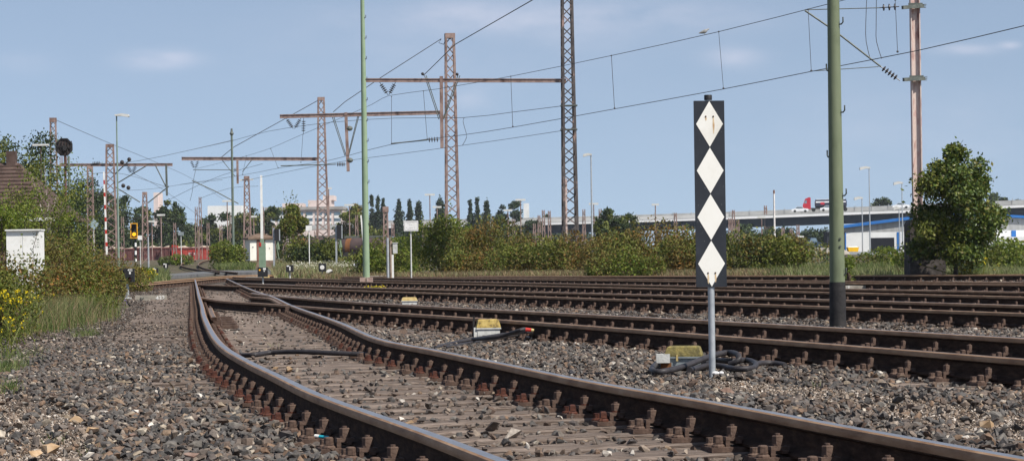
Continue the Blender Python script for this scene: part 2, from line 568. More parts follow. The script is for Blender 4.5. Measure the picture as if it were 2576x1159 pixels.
LINES = {
    'R1': [(740, 842), (750, 842.7), (950, 857.6), (1250, 877), (1650, 904.6), (2200, 945.6), (2796, 991.5)],
    'R2': [(700, 813), (750, 819.5), (950, 835), (1250, 852.4), (1650, 872.6), (2200, 901.5), (2796, 935.6)],
    'R3': [(550, 789), (600, 791.5), (750, 796), (950, 804), (1250, 814), (1650, 827.6), (2200, 846.5), (2796, 867)],
    'R4': [(650, 785.5), (750, 789), (950, 796), (1250, 803.7), (1650, 813.5), (2200, 828), (2796, 845.6)],
    'R5': [(640, 774), (750, 776), (950, 781), (1250, 787), (1650, 796), (2200, 808), (2796, 822)],
    'R6': [(640, 769), (750, 771), (950, 775.3), (1250, 780.6), (1650, 788), (2200, 798), (2796, 809)],
    'R7': [(950, 770), (1250, 772.5), (1650, 777), (2200, 783), (2796, 789)],
    'R8': [(950, 767), (1250, 769), (1650, 772.5), (2200, 778), (2796, 783)],
    'R9': [(1300, 767), (1650, 767), (2200, 765.5), (2796, 763)],
    'L': [(542, 776), (548, 800), (552, 818), (561, 848)] + [(a * K, b * K) for a, b in [(512, 790), (530, 830), (560, 868), (620, 905), (700, 943), (800, 990), (1000, 1060), (1100, 1095), (1270, 1159)]],
    'M': [(629, 773), (666, 790), (713, 809), (759.5, 824), (814, 849)] + [(a * K, b * K) for a, b in [(850, 808), (950, 850), (1100, 880), (1300, 920), (1500, 960), (1800, 1010), (2100, 1065), (2576, 1150)]],
}
# the near rail of the nearest side track starts at the point blade on the left rail
LINES['R1'] = [(557, 824), (600, 832), (660, 837.5)] + LINES['R1'][1:]


def make_path(key, near=None):
    p = up(LINES[key])
    a, b = np.array(p[-2]), np.array(p[-1])
    d = (b - a) / np.linalg.norm(b - a)
    p.append(tuple(b + d * 4.5))
    return catmull(p, 0.6)


PATH = {k: make_path(k) for k in LINES}


def xof(path, Y):
    s = path[np.argsort(path[:, 1])]
    return np.interp(Y, s[:, 1], s[:, 0])


PROF = [(-.0625, 0), (-.0625, .010), (-.014, .026), (-.0075, .037), (-.0075, .098), (-.031, .108), (-.0335, .114), (-.0335, .137), (-.030, .144), (-.021, .1490), (.021, .1490), (.030, .144), (.0335, .137), (.0335, .114), (.031, .108), (.0075, .098), (.0075, .037), (.014, .026), (.0625, .010), (.0625, 0)]


def make_rail(name, pts, parent, shiny=True, label=None, zs=None, base=0.02, prof=PROF):
    n, k = len(pts), len(prof)
    base_loc = np.array(parent.location)
    V = np.zeros((n, k, 3))
    for i in range(n):
        t = pts[min(i + 1, n - 1)] - pts[max(i - 1, 0)]
        t = t / np.linalg.norm(t)
        nx, ny = t[1], -t[0]
        z = base + (zs[i] if zs is not None else 0)
        for j, (a, b) in enumerate(prof):
            V[i, j] = (pts[i][0] + nx * a, pts[i][1] + ny * a, z + b)
    F, mi = [], []
    for i in range(n - 1):
        for j in range(k):
            q = (i * k + j, (i + 1) * k + j, (i + 1) * k + (j + 1) % k, i * k + (j + 1) % k)
            F.append(q)
            mi.append(1 if (k == 20 and j == 9) else 2 if (k == 20 and j in (6, 7, 8, 10, 11, 12)) else 0)
    for e, fl in ((0, 1), ((n - 1) * k, 0)):
        for j in range(k // 2 - 1):
            q = (e + j, e + j + 1, e + k - 2 - j, e + k - 1 - j)
            F.append(q if fl else q[::-1])
            mi.append(0)
    me = np_mesh(name, V.reshape(-1, 3) - base_loc, np.array(F), [M_rust, M_railtop if shiny else M_railtop_old, M_railhead], mi)
    bmv = [list(range(k)), list(range((n - 1) * k, n * k))[::-1]]
    me.polygons.foreach_set('use_smooth', [True] * len(me.polygons))
    me.set_sharp_from_angle(angle=R(28))
    o = bpy.data.objects.new(name, me)
    COL.objects.link(o)
    o.parent = parent
    if label:
        o['label'] = label
    return o


def fastening_mesh(rusty):
    b = MB()
    b.box((0, 0, .01), (.40, .16, .02), 0)
    for s in (-1, 1):
        b.box((s * .075, 0, .040), (.022, .12, .012), 0)
        b.box((s * .088, 0, .052), (.075, .074, .016), 0)
        b.box((s * .117, -.027, .033), (.018, .02, .026), 0)
        b.box((s * .117, .027, .033), (.018, .02, .026), 0)
        b.lathe((s * .088, 0, .060), [(.024, 0), (.024, .008)], 10, 2 if rusty else 0)
        b.lathe((s * .088, 0, .068), [(.0225, 0), (.0225, .030), (.019, .034)], 6, 0)
        b.lathe((s * .088, 0, .102), [(.011, 0), (.011, .008)], 8, 0)
        sy = .042 * s
        for q in ((-.04, .04) if False else (sy,)):
            b.lathe((s * .162, q, .02), [(.028, 0), (.028, .006), (.021, .013)], 10, 1 if rusty else 0)
            b.lathe((s * .162, q, .036), [(.021, 0), (.020, .028), (.014, .032)], 4 if rusty else 6, 1 if rusty else 0, Matrix.Rotation(R(45), 3, 'Z'))
        b.lathe((s * .168, -sy, .02), [(.03, 0), (.03, .006), (.02, .012), (.02, .034)], 8, 1 if rusty else 0)
    return b.mesh('rail_fastening', [M_fast, M_redscrew, M_redscrew])


ME_FAST = fastening_mesh(False)
ME_FAST_RED = fastening_mesh(True)


def sleeper_mesh(L, seed):
    r = np.random.default_rng(seed)
    n = 14
    b = MB()
    ring = []
    for i in range(n + 1):
        x = -L / 2 + L * i / n
        j = lambda a: float(r.uniform(-a, a))
        w = .13
        ring.append([(x, -w + j(.006), -.15), (x, -w + j(.008), -.012 + j(.006)), (x, -w * .8 + j(.02), -.002 + j(.006)), (x, j(.04), j(.005) - .001), (x, w * .8 + j(.02), -.002 + j(.006)), (x, w + j(.008), -.012 + j(.006)), (x, w + j(.006), -.15)])
    vs = [p for g in ring for p in g]
    fs = []
    for i in range(n):
        for k in range(6):
            a = i * 7 + k
            fs.append((a, a + 7, a + 8, a + 1))
    fs.append(tuple(range(7)))
    fs.append(tuple(range(n * 7, n * 7 + 7))[::-1])
    b.add(vs, fs)
    return b.mesh('sleeper', [M_wood])


ME_SL = {(L, s): sleeper_mesh(L, s) for L in (2.6, 3.3) for s in range(4)}
SLEEPERS = []


def in_view(X, Y, m=1.5):
    return ray(-80, 700)[0] * Y - m < X < ray(2660, 700)[0] * Y + m


def lay_track(name, label, kl, kr, y0, y1, zone_long=None, red=None, shiny=(True, True), extra=None):
    L, Rr = PATH[kl], PATH[kr]
    yb = max(y0, L[:, 1].min(), Rr[:, 1].min())
    base = Vector((float((xof(L, yb) + xof(Rr, yb)) / 2), yb, 0))
    t = thing(name, label, 'railway track', base)
    make_rail('rail', L, t, shiny[0])
    make_rail('rail', Rr, t, shiny[1])
    Y = y0
    items = []
    while Y < y1:
        c0 = (xof(L, Y) + xof(Rr, Y)) / 2
        c1 = (xof(L, Y + .3) + xof(Rr, Y + .3)) / 2
        th = math.atan2(c1 - c0, .3)
        g = (xof(Rr, Y) - xof(L, Y)) * math.cos(th)
        if in_view(c0, Y):
            items.append((c0, Y, th, g))
        Y += .6 * math.cos(th)
    rest = []
    for i, (cx_, cy_, th, g) in enumerate(items):
        ln = 3.3 if zone_long and zone_long[0] < cy_ < zone_long[1] else 2.6
        a = -th + rnd.uniform(-.012, .012)
        SLEEPERS.append((cx_, cy_, a, ln))
        if i < 95:
            s = bpy.data.objects.new('sleeper', ME_SL[(ln, rnd.randrange(4))])
            COL.objects.link(s)
            s.parent = t
            s.location = (cx_ - base.x, cy_ - base.y, rnd.uniform(-.006, .004))
            s.rotation_euler = (0, 0, a)
            for sg in (-1, 1):
                rd = red is not None and rnd.random() < red(cy_, sg)
                q = bpy.data.objects.new('rail_fastening', ME_FAST_RED if rd else ME_FAST)
                COL.objects.link(q)
                q.parent = s
                q.location = (sg * g / 2, 0, 0)
                if rd:
                    q['label'] = 'fastening with bright rust-red screws'
        else:
            rest.append((cx_, cy_, a, g, ln))
    if rest:
        V, F = [], []
        pv = []
        for (cx_, cy_, a, g, ln) in rest:
            pass
        b = MB()
        fm = [tuple(v.co) for v in ME_FAST.vertices]
        ff = [tuple(p.vertices) for p in ME_FAST.polygons]
        for (cx_, cy_, a, g, ln) in rest:
            M = Matrix.Rotation(a, 3, 'Z')
            b.box((cx_, cy_, -.075), (ln, .26, .15), 0, M)
            for sg in (-1, 1):
                off = Vector((sg * g / 2, 0, 0))
                b.add([M @ (Vector(v) + off) + Vector((cx_, cy_, 0)) for v in fm], ff, 1)
        o = b.build('far_sleepers', [M_wood, M_fast], t)
        o['kind'] = 'stuff'
    return t


def redf(Y, sg):
    if sg < 0:
        return .6 if 11.5 < Y < 25 else .12
    return .5 if 12 < Y < 22 else .08


MAIN = lay_track('railway_track', 'nearest railway track with shiny curved rails sweeping past the diamond marker', 'L', 'M', 6.2, 88, (27, 62), redf)
TA = lay_track('railway_track', 'side track running right behind the diamond marker, in front of the thick green post', 'R1', 'R2', 12.5, 39, None, None, (False, True))
TB = lay_track('railway_track', 'railway track just behind the thick green post and its tarred foot', 'R3', 'R4', 24, 66, None, None, (False, True))
TC = lay_track('railway_track', 'rusty railway track next in front of the concrete cable cover numbered 18', 'R5', 'R6', 33, 84, None, None, (False, True))
TD = lay_track('railway_track', 'rusty railway track close to the weeds, second from the bushes', 'R7', 'R8', 45, 82, None, None, (False, False))
# the last track: its far rail is lost in the dry grass
PATH['R9b'] = PATH['R9'] + np.array([0.35, 1.55])
TE = lay_track('railway_track', 'dull rusty railway track along the foot of the bushes', 'R9', 'R9b', 62, 78, None, None, (False, False))

# check rail and frog wing of the turnout on the near track
def near_main(key, off, Ya, Yb, step=.5):
    ys = np.arange(Ya, Yb, step)
    return np.stack([xof(PATH[key], ys) + off, ys], 1)


make_rail('check_rail', near_main('L', .11, 29.5, 36), MAIN, False)
make_rail('wing_rail', np.array([(xof(PATH['M'], y) - .09 - .25 * max(0, (y - 43.5) / 2.5) ** 2, y) for y in np.arange(38.2, 46.4, .4)]), MAIN, False)
b = MB()
for y in (30.2, 31.4, 32.6, 33.8, 35.2):
    b.box((float(xof(PATH['L'], y)) + .15, y, .07), (.12, .10, .10), 0)
    b.box((float(xof(PATH['L'], y)) + .30, y, .03), (.22, .16, .04), 0)
b.build('chair_blocks', M_fast, MAIN)['kind'] = 'stuff'
# rust-red fishplated joint near the frog
b = MB()
for y in (36.2, 36.5):
    x = float(xof(PATH['M'], y))
    b.box((x - .06, y, .09), (.05, .12, .13), 0)
b.build('fishplate', M_fast, MAIN)

# the left-hand track that crosses in front of the dwarf signal
def path_at(pts, z=RAILTOP):
    return catmull([tuple(gp(x, y, z))[:2] for x, y in nat(pts)], 1.0)


PATH['W1'] = path_at([(250, 802), (357, 794), (455, 785), (545, 777.5), (610, 771.5), (690, 767), (800, 764)])
PATH['W2'] = path_at([(250, 795), (357, 788), (455, 780), (540, 773), (610, 767.5), (690, 764), (800, 761.5)])
tw = thing('railway_track', 'low rusty track crossing to the left behind the concrete beam numbered 432', 'railway track', (float(PATH['W1'][0][0]), float(PATH['W1'][0][1]), 0))
for k in ('W1', 'W2'):
    make_rail('rail', PATH[k], tw, False)
b = MB()
for i in range(0, len(PATH['W1']) - 1):
    p, q = PATH['W1'][i], PATH['W1'][i + 1]
    d = (q - p) / np.linalg.norm(q - p)
    a = math.atan2(d[1], d[0]) - math.pi / 2
    M = Matrix.Rotation(a, 3, 'Z')
    c = Vector((p[0], p[1], 0))
    fm = [tuple(v.co) for v in ME_FAST.vertices]
    b.add([M @ Vector(v) + c for v in fm], [tuple(f.vertices) for f in ME_FAST.polygons], 0)
b.build('fastenings', M_fast, tw)['kind'] = 'stuff'

# twin curved rails that swing left to the wagons, on the rising ground beyond the crossing
def curved(name, lab, A, Bp):
    pa = [tuple(gp(x, y, RAILTOP)) for x, y in nat(A)]
    pb = [tuple(gp(x, y, RAILTOP)) for x, y in nat(Bp)]
    t = thing(name, lab, 'railway track', pa[0])
    t.location.z = 0
    for p in (pa, pb):
        c = catmull([q[:2] for q in p], 1.2)
        zs = [ground(q[0], q[1]) for q in c]
        make_rail('rail', c, t, False, zs=zs)
    return t


curved('railway_track', 'bent pair of rails curling up to the red wagon beyond the crossing',
       [(610, 755), (560, 749), (525, 743), (508, 738.5), (503, 735), (508, 730), (522, 725), (545, 721.5)],
       [(660, 756), (600, 750), (570, 744), (555, 738), (551, 733), (556, 728), (570, 723), (590, 720)])

# level crossing road
pts_top = [(430, 763), (520, 757), (600, 751), (700, 750), (840, 747)]
pts_bot = [(430, 768), (520, 763.5), (600, 757.5), (700, 756), (840, 752)]
tp = [gp(x, y, .09) for x, y in nat(pts_top)]
bt = [gp(x, y, .09) for x, y in nat(pts_bot)]
b = MB()
n = len(tp)
top = [(p.x, p.y, p.z) for p in bt] + [(p.x, p.y, p.z) for p in tp]
low = [(x, y, z - .35) for x, y, z in top]
vs = top + low
fs = []
for i in range(n - 1):
    fs += [(i, i + 1, n + i + 1, n + i), (2 * n + i, 2 * n + i + 1, i + 1, i)]
fs += [(n + n - 1, n - 1, 2 * n + n - 1, 3 * n + n - 1), (0, n, 3 * n, 2 * n)]
b.add(vs, fs)
o = b.build('level_crossing_road', M_asphalt)
tag(o, kind='structure')

# ------------------------------------------------------------------ ballast stones
import bmesh


def stone_proto(seed, npts):
    r = np.random.default_rng(seed)
    p = r.normal(size=(npts, 3))
    p /= np.linalg.norm(p, axis=1)[:, None]
    p *= r.uniform(.8, 1.1, (npts, 1))
    p *= np.array([1.0, r.uniform(.6, .9), r.uniform(.34, .6)])
    bm = bmesh.new()
    for q in p:
        bm.verts.new(q)
    bmesh.ops.convex_hull(bm, input=bm.verts)
    for v in [v for v in bm.verts if not v.link_faces]:
        bm.verts.remove(v)
    bmesh.ops.triangulate(bm, faces=bm.faces)
    bm.verts.index_update()
    v = np.array([tuple(x.co) for x in bm.verts])
    f = np.array([[x.index for x in q.verts] for q in bm.faces])
    bm.free()
    return v, f


P_HI = [stone_proto(i, 10) for i in range(10)]
P_LO = [stone_proto(50 + i, 7) for i in range(6)]
RAILS = [PATH[k] for k in ('L', 'M', 'R1', 'R2', 'R3', 'R4', 'R5', 'R6', 'R7', 'R8', 'R9', 'W1', 'W2')]
RAIL_TAB = []
for p in RAILS:
    s = p[np.argsort(p[:, 1])]
    dx = np.gradient(s[:, 0]) / np.maximum(1e-6, np.gradient(s[:, 1]))
    RAIL_TAB.append((s[:, 1], s[:, 0], 1 / np.sqrt(1 + dx * dx)))
PALE_L = [tuple(gp(x, y)) for x, y in [(-120, 985), (60, 975), (150, 1010), (250, 1065), (225, 1110), (260, 1180), (-120, 1300)]]
PALE_R = [tuple(gp(x, y)) for x, y in [(1760, 942), (1900, 950), (2143, 974), (2364, 1000), (2700, 1045), (2700, 1150), (2364, 1080), (2143, 1028), (1900, 988), (1760, 964)]]


def rail_clear(X, Y, d):
    ok = np.ones(len(X), bool)
    for ys, xs, cs in RAIL_TAB:
        xr = np.interp(Y, ys, xs)
        c = np.interp(Y, ys, cs)
        inside = (Y >= ys[0]) & (Y <= ys[-1])
        ok &= ~(inside & (np.abs(X - xr) * c < d))
    return ok


def sleeper_mask(X, Y):
    m = np.zeros(len(X), bool)
    cell = {}
    order = np.argsort(Y)
    Ys = Y[order]
    for cx_, cy_, a, ln in SLEEPERS:
        i0, i1 = np.searchsorted(Ys, cy_ - .9), np.searchsorted(Ys, cy_ + .9)
        idx = order[i0:i1]
        dx, dy = X[idx] - cx_, Y[idx] - cy_
        u = dx * math.cos(a) + dy * math.sin(a)
        v = -dx * math.sin(a) + dy * math.cos(a)
        m[idx] |= (np.abs(u) < ln / 2) & (np.abs(v) < .12)
    return m


def sample_view(Ya, Yb, dens):
    xa, xb = ray(-60, 700)[0], ray(2640, 700)[0]
    A = (xb - xa) * (Yb * Yb - Ya * Ya) / 2 + 1.4 * (Yb - Ya)
    n = int(A * dens)
    Y = np.sqrt(RN.uniform(Ya * Ya, Yb * Yb, n))
    X = RN.uniform(0, 1, n) * ((xb - xa) * Y + 1.4) + xa * Y - .7
    return X, Y


def scatter(name, X, Y, Z, size, protos, mt, flat=.28):
    parts = []
    n = len(X)
    which = RN.integers(0, len(protos), n)
    Vs, Fs, off = [], [], 0
    for k, (pv, pf) in enumerate(protos):
        i = np.where(which == k)[0]
        if not len(i):
            continue
        sc = size[i, None] * RN.uniform(.8, 1.2, (len(i), 3))
        v, f = instance_np(pv, pf, np.stack([X[i], Y[i], Z[i]], 1), rand_rot(len(i), flat) if flat else rand_rot(len(i)), sc)
        Vs.append(v)
        Fs.append(f + off)
        off += len(v)
    me = np_mesh(name, np.concatenate(Vs), np.concatenate(Fs), mt)
    o = bpy.data.objects.new(name, me)
    COL.objects.link(o)
    tag(o, kind='stuff')
    return o


def bump_z(X, Y):
    return .012 * np.sin(1.7 * X + .9 * Y) + .012 * np.sin(.8 * X - 1.9 * Y + 1)


DENS = 1.0


def ballast():
    allp = {'a': [], 'b': [], 'c': []}
    for Ya, Yb, dens, smin, smax, lo in ((8.8, 16, 900, .018, .044, 0), (16, 26, 680, .019, .043, 0), (26, 45, 300, .025, .048, 1), (45, 80, 75, .035, .06, 1)):
        X, Y = sample_view(Ya, Yb, dens * DENS)
        ok = in_poly(X, Y, BED) & rail_clear(X, Y, .10)
        X, Y = X[ok], Y[ok]
        sl = sleeper_mask(X, Y)
        main = (X > xof(PATH['L'], Y)) & (X < xof(PATH['M'], Y))
        left = X < xof(PATH['L'], Y)
        keep = RN.uniform(0, 1, len(X)) < np.where(sl, .12, np.where(main, .55, 1.0))
        pale = in_poly(X, Y, PALE_L) | in_poly(X, Y, PALE_R)
        keep &= (~pale) | (RN.uniform(0, 1, len(X)) < .09)
        X, Y, sl, main, left = X[keep], Y[keep], sl[keep], main[keep], left[keep]
        n = len(X)
        s = smin + (smax - smin) * RN.beta(1.6, 2.4, n)
        s = np.where(RN.uniform(0, 1, n) < .05, s * 1.4, s)
        s = np.where(main, s * .85, s)
        s = np.where(left & (Y > 27), s * .62, s)
        Z = np.where(sl, s * .3, RN.uniform(-.045, -.004, n) - np.where(main, .014, 0)) + np.where(main | sl, 0, bump_z(X, Y) + .008)
        dusty = RN.uniform(0, 1, n) < np.where(main, .55, np.where(left & (Y > 24), .85, np.where(Y > 24, .5, np.where(left, .28, .42))))
        for key, m in (('b', dusty), ('a', ~dusty)):
            allp[key].append((X[m], Y[m], Z[m], s[m], lo))
    for key, nm, mt in (('a', 'ballast_stones', M_stone), ('b', 'dusty_ballast_stones', M_stone_brown)):
        for lo in (0, 1):
            L = [q for q in allp[key] if q[4] == lo]
            X, Y, Z, s = [np.concatenate([q[i] for q in L]) for i in range(4)]
            scatter(nm if not lo else 'far_' + nm, X, Y, Z, s, P_LO if lo else P_HI, mt)
    # pale fine gravel
    for poly, nm, d in ((PALE_L, 'pale_gravel', 3000), (PALE_R, 'pale_gravel', 3000)):
        pts = np.array([p[:2] for p in poly])
        x0, y0 = pts.min(0)
        x1, y1 = pts.max(0)
        y0 = max(y0, 9)
        n = int((x1 - x0) * (y1 - y0) * d * DENS)
        X, Y = RN.uniform(x0, x1, n), RN.uniform(y0, y1, n)
        ok = in_poly(X + RN.normal(0, .09, n), Y + RN.normal(0, .25, n), poly) & rail_clear(X, Y, .09)
        X, Y = X[ok], Y[ok]
        s = RN.uniform(.005, .015, len(X))
        scatter(nm, X, Y, RN.uniform(-.04, -.018, len(X)), s, P_LO, M_pebble)
    # single bigger tan and white stones
    spots = [(190, 1062, .055, 0), (232, 1090, .05, 0), (130, 1138, .06, 0), (270, 1072, .035, 0), (378, 1080, .05, 1), (222, 1150, .04, 1), (340, 1040, .03, 1), (610, 1005, .05, 1), (500, 1000, .035, 1), (1010, 1060, .03, 1), (330, 1105, .045, 2), (1030, 1070, .03, 0), (2480, 1075, .05, 0), (1640, 1005, .04, 1), (1830, 990, .05, 2), (690, 930, .05, 0), (730, 935, .06, 0), (480, 1150, .05, 2), (90, 1150, .05, 0)]
    mt = [mat('tan_sandstone', [(0.30, 0.19, 0.10), (0.42, 0.28, 0.16), (0.50, 0.38, 0.26)], 18, .9), mat('white_quartz', [(0.55, 0.47, 0.38), (0.68, 0.62, 0.54), (0.74, 0.70, 0.64)], 20, .8), mat('brown_stone', [(0.14, 0.08, 0.06), (0.20, 0.13, 0.10), (0.28, 0.2, 0.16)], 18, .9)]
    words = ['tan sandstone', 'white quartz', 'brown']
    for i, (x, y, s, k) in enumerate(spots):
        p = gp(x, y, .0)
        pv, pf = P_HI[i % 10]
        me = np_mesh('loose_stone', pv * s * np.array([1.1, .9, .9]), pf, mt[k])
        o = bpy.data.objects.new('loose_stone', me)
        COL.objects.link(o)
        o.location = (p.x, p.y, .015)
        o.rotation_euler = (rnd.uniform(-.3, .3), rnd.uniform(-.3, .3), rnd.uniform(0, 6))
        side = 'left of the near track' if p.x < xof(PATH['L'], p.y) else 'between the near rails' if p.x < xof(PATH['M'], p.y) else 'right of the near track'
        tag(o, f'larger {words[k]} stone lying on the ballast {side}', 'stone', 'larger stones on the ballast')


ballast()
# ------------------------------------------------------------------ structures, poles, signals
def V3(p):
    return Vector(p)


def gpos(x, Y, dz=0.0, y=None):
    """ground point under the picture column x at distance Y"""
    a, b = ray(x, y if y is not None else 690)
    return Vector((a * Y, Y, ground(a * Y, Y) + dz))


def lattice(base, ztop, w0, w1, rot, panels, leg, diag):
    """four legs and one zigzag per side; returns [leg builders], bracing builder"""
    M = Matrix.Rotation(rot, 3, 'Z')
    legs = []
    hgt = ztop - base.z
    cr = [(-1, -1), (1, -1), (1, 1), (-1, 1)]
    for sx, sy in cr:
        b = MB()
        b.bar(base + M @ Vector((sx * w0 / 2, sy * w0 / 2, 0)), base + M @ Vector((sx * w1 / 2, sy * w1 / 2, hgt)), leg, leg, 0, (0, 1, 0))
        legs.append(b)
    br = MB()
    for i in range(4):
        a, c = cr[i], cr[(i + 1) % 4]
        for k in range(panels):
            t0, t1 = k / panels, (k + 1) / panels
            wa, wb = w0 + (w1 - w0) * t0, w0 + (w1 - w0) * t1
            p = a if (k + i) % 2 == 0 else c
            q = c if (k + i) % 2 == 0 else a
            br.bar(base + M @ Vector((p[0] * wa / 2, p[1] * wa / 2, hgt * t0)), base + M @ Vector((q[0] * wb / 2, q[1] * wb / 2, hgt * t1)), diag, diag * .6, 0, (0, 1, 0.1))
    return legs, br


def big_mast(label, x0, y0, x1, ytop, Y, wtop, wbot, panels, mt=None, leg=.10, diag=.055, group='rusty lattice catenary masts', rot=.12, cap=True):
    base = gpos(x0, Y)
    ztop = at(x1, ytop, Y).z
    t = thing('lattice_mast', label, 'catenary mast', base, 0, group)
    legs, br = lattice(base, ztop, wbot, wtop, rot, panels, leg, diag)
    for l in legs:
        l.build('leg', mt or M_lattice, t)
    br.build('lattice_bracing', mt or M_lattice, t)
    if cap:
        c = MB()
        c.box((base.x, base.y, ztop - .12), (wtop + .12, wtop + .12, .26), 0, Matrix.Rotation(rot, 3, 'Z'))
        c.build('top_plate', mt or M_lattice, t)
    return t


def insulator(p, q, n=5, r=.075):
    """a string of glazed discs from p to q, on a rod"""
    b = MB()
    p, q = V3(p), V3(q)
    d = (q - p).normalized()
    M = d.to_track_quat('Z', 'Y').to_matrix()
    b.tube([p, q], .014, 6)
    L = (q - p).length
    for i in range(n):
        c = p + d * (L * (.22 + .56 * i / max(1, n - 1)))
        b.lathe(c, [(.02, -.03), (r, -.012), (r * .95, .012), (.03, .03)], 10, 0, M)
    return b


def rod(pts, r, n=6):
    b = MB()
    b.tube(pts, r, n)
    return b


def beam(t, xl, yl, xr, yr, Y, hpx, mt):
    a, c = at(xl, yl, Y), at(xr, yr, Y)
    h = hpx * mpx(Y)
    b = MB()
    b.bar(a, c, h * .8, h * .2, 0)
    up_ = Vector((0, 0, h * .5))
    b = MB()
    b.bar(a + up_, c + up_, h * .7, h * .22, 0)
    b.bar(a - up_, c - up_, h * .7, h * .22, 0)
    b.bar(a, c, h * .2, h * .8, 0)
    return b.build('cross_beam', mt, t)


def pole_thing(name, label, cat, x0, Y, x1, ytop, d0, d1, mt, group=None, base_dz=0.0, n=10, part='pole'):
    base = gpos(x0, Y, base_dz)
    top = at(x1, ytop, Y)
    top.x = base.x
    t = thing(name, label, cat, base, 0, group)
    b = MB()
    b.tube([base, base.lerp(top, .5), top], [d0 / 2, (d0 + d1) / 4, d1 / 2], n)
    b.build(part, mt, t, smooth=40)
    return t, base, top


# ---- the three tall masts with crossbeams
Y1, Y2, Y3 = 112.0, 136.5, 195.0
m1 = big_mast('tallest dark lattice mast, cut off by the top edge, white paint on one leg', 1436, 690, 1429, -60, Y1, .40, .62, 30, M_lattice_dark, .10, .05, cap=False)
b = MB()
p = at(1424, 480, Y1)
b.bar(gpos(1423, Y1) + Vector((.02, -.36, 0)), Vector((gpos(1423, Y1).x + .05, Y1 - .33, at(1423, 450, Y1).z)), .13, .03, 0, (0, 1, 0))
b.build('white_painted_strip', mat('flaking_white', [(0.14, 0.08, 0.07), (0.62, 0.52, 0.48), (0.40, 0.24, 0.2)], 6, .8, 0, 0, (1, 1, .6), pos=[.4, .5, .62]), m1)
beam(m1, 908, 202, 1424, 203, Y1, 8, M_lattice)
for y in (266, 326):
    b = MB()
    q = at(1431, y, Y1)
    b.box(q, (.75, .6, .05))
    b.build('collar_bracket', M_greyiron, m1)
for (a, c) in (((955, 207), (976, 239)), ((995, 207), (978, 239))):
    insulator(at(*a, Y1), at(*c, Y1), 5, .10).build('insulator_string', M_insul, m1)
b = MB()
b.bar(at(1110, 192, Y1), at(1112, 372, Y1), .15, .15, 0, (0, 1, 0))
b.build('drop_post', M_lattice, m1)
for a, c in (((1068, 190), (1104, 300)), ((1072, 190), (1108, 300)), ((1157, 190), (1116, 300)), ((1152, 190), (1114, 300))):
    rod([at(*a, Y1), at(*c, Y1)], .022).build('stay_rod', M_greyiron, m1)
b = rod([at(985, 361, Y1), at(1075, 352, Y1)], .03)
b.build('steady_arm', M_greyiron, m1)
insulator(at(1072, 352, Y1), at(1108, 350, Y1), 4, .12).build('insulator_string', M_insul, m1)
rod([at(1065, 190, Y1), at(1145, 112, Y1 - 9), at(1340, 0, Y1 - 28), at(1475, -75, Y1 - 42)], .018, 5).build('tension_wire', M_wire, m1)
b = MB()
b.ball(at(1063, 186, Y1), .07)
b.ball(at(1150, 187, Y1), .07)
b.build('clamp', M_insul, m1)

m2 = big_mast('pinkish lattice mast with a flat top rising out of the tall green bush', 1140, 690, 1128, 85, Y2, .42, .72, 24, None, .11, .055)
beam(m2, 704, 293, 1112, 283, Y2, 8, M_lattice)
for (a, c) in (((720, 297), (738, 324)), ((757, 297), (741, 324)), ((764, 297), (763, 337))):
    insulator(at(*a, Y2), at(*c, Y2), 5, .11).build('insulator_string', M_insul, m2)
b = MB()
b.bar(at(870, 283, Y2), at(876, 431, Y2), .16, .16, 0, (0, 1, 0))
b.build('drop_post', M_lattice, m2)
for a, c in (((833, 285), (868, 392)), ((837, 285), (871, 392)), ((905, 284), (876, 396)), ((902, 284), (874, 396))):
    rod([at(*a, Y2), at(*c, Y2)], .024).build('stay_rod', M_greyiron, m2)
rod([at(706, 417, Y2), at(845, 413, Y2)], .032).build('steady_arm', M_greyiron, m2)
insulator(at(843, 413, Y2), at(872, 413, Y2), 5, .12).build('insulator_string', M_insul, m2)
b = MB()
b.ball(at(879, 323, Y2), .14, 8, 0, (1.3, 1, 1))
b.ball(at(880, 403, Y2), .14, 8, 0, (1.3, 1, 1))
b.build('weight', M_greyiron, m2)
rod([at(838, 282, Y2), at(868, 256, Y2), at(963, 192, Y2), at(1110, 98, Y2)], .02, 5).build('tension_wire', M_wire, m2)
b = MB()
for x, y in ((1103, 107), (1107, 103)):
    pass
b.tube([at(1110, 98, Y2), at(1104, 108, Y2), at(1116, 112, Y2), at(1120, 104, Y2)], .02, 5)
b.build('loop', M_wire, m2)

m3 = big_mast('pinkish lattice mast standing behind the white circle lantern', 814, 660, 808, 245, Y3, .42, .95, 20, None, .12, .065)
beam(m3, 457, 399, 800, 400, Y3, 7, M_lattice)
for (a, c) in (((480, 403), (489, 424)), ((499, 403), (491, 424))):
    insulator(at(*a, Y3), at(*c, Y3), 4, .13).build('insulator_string', M_insul, m3)
b = MB()
b.bar(at(597, 400, Y3), at(598, 462, Y3), .16, .16, 0, (0, 1, 0))
b.build('drop_post', M_lattice, m3)
for a, c in (((556, 399), (592, 444)), ((636, 399), (610, 432))):
    rod([at(*a, Y3), at(*c, Y3)], .03).build('stay_rod', M_greyiron, m3)
rod([at(486, 427, Y3), at(583, 427, Y3)], .03).build('steady_arm', M_greyiron, m3)
insulator(at(583, 427, Y3), at(596, 427, Y3), 3, .14).build('insulator_string', M_insul, m3)
rod([at(555, 397, Y3), at(588, 370, Y3), at(767, 271, Y3), at(803, 251, Y3)], .026, 5).build('tension_wire', M_wire, m3)
rod([at(483, 454, Y3), at(540, 480, Y3), at(600, 512, Y3)], .045).build('bracket_arm', M_greyiron, m3)

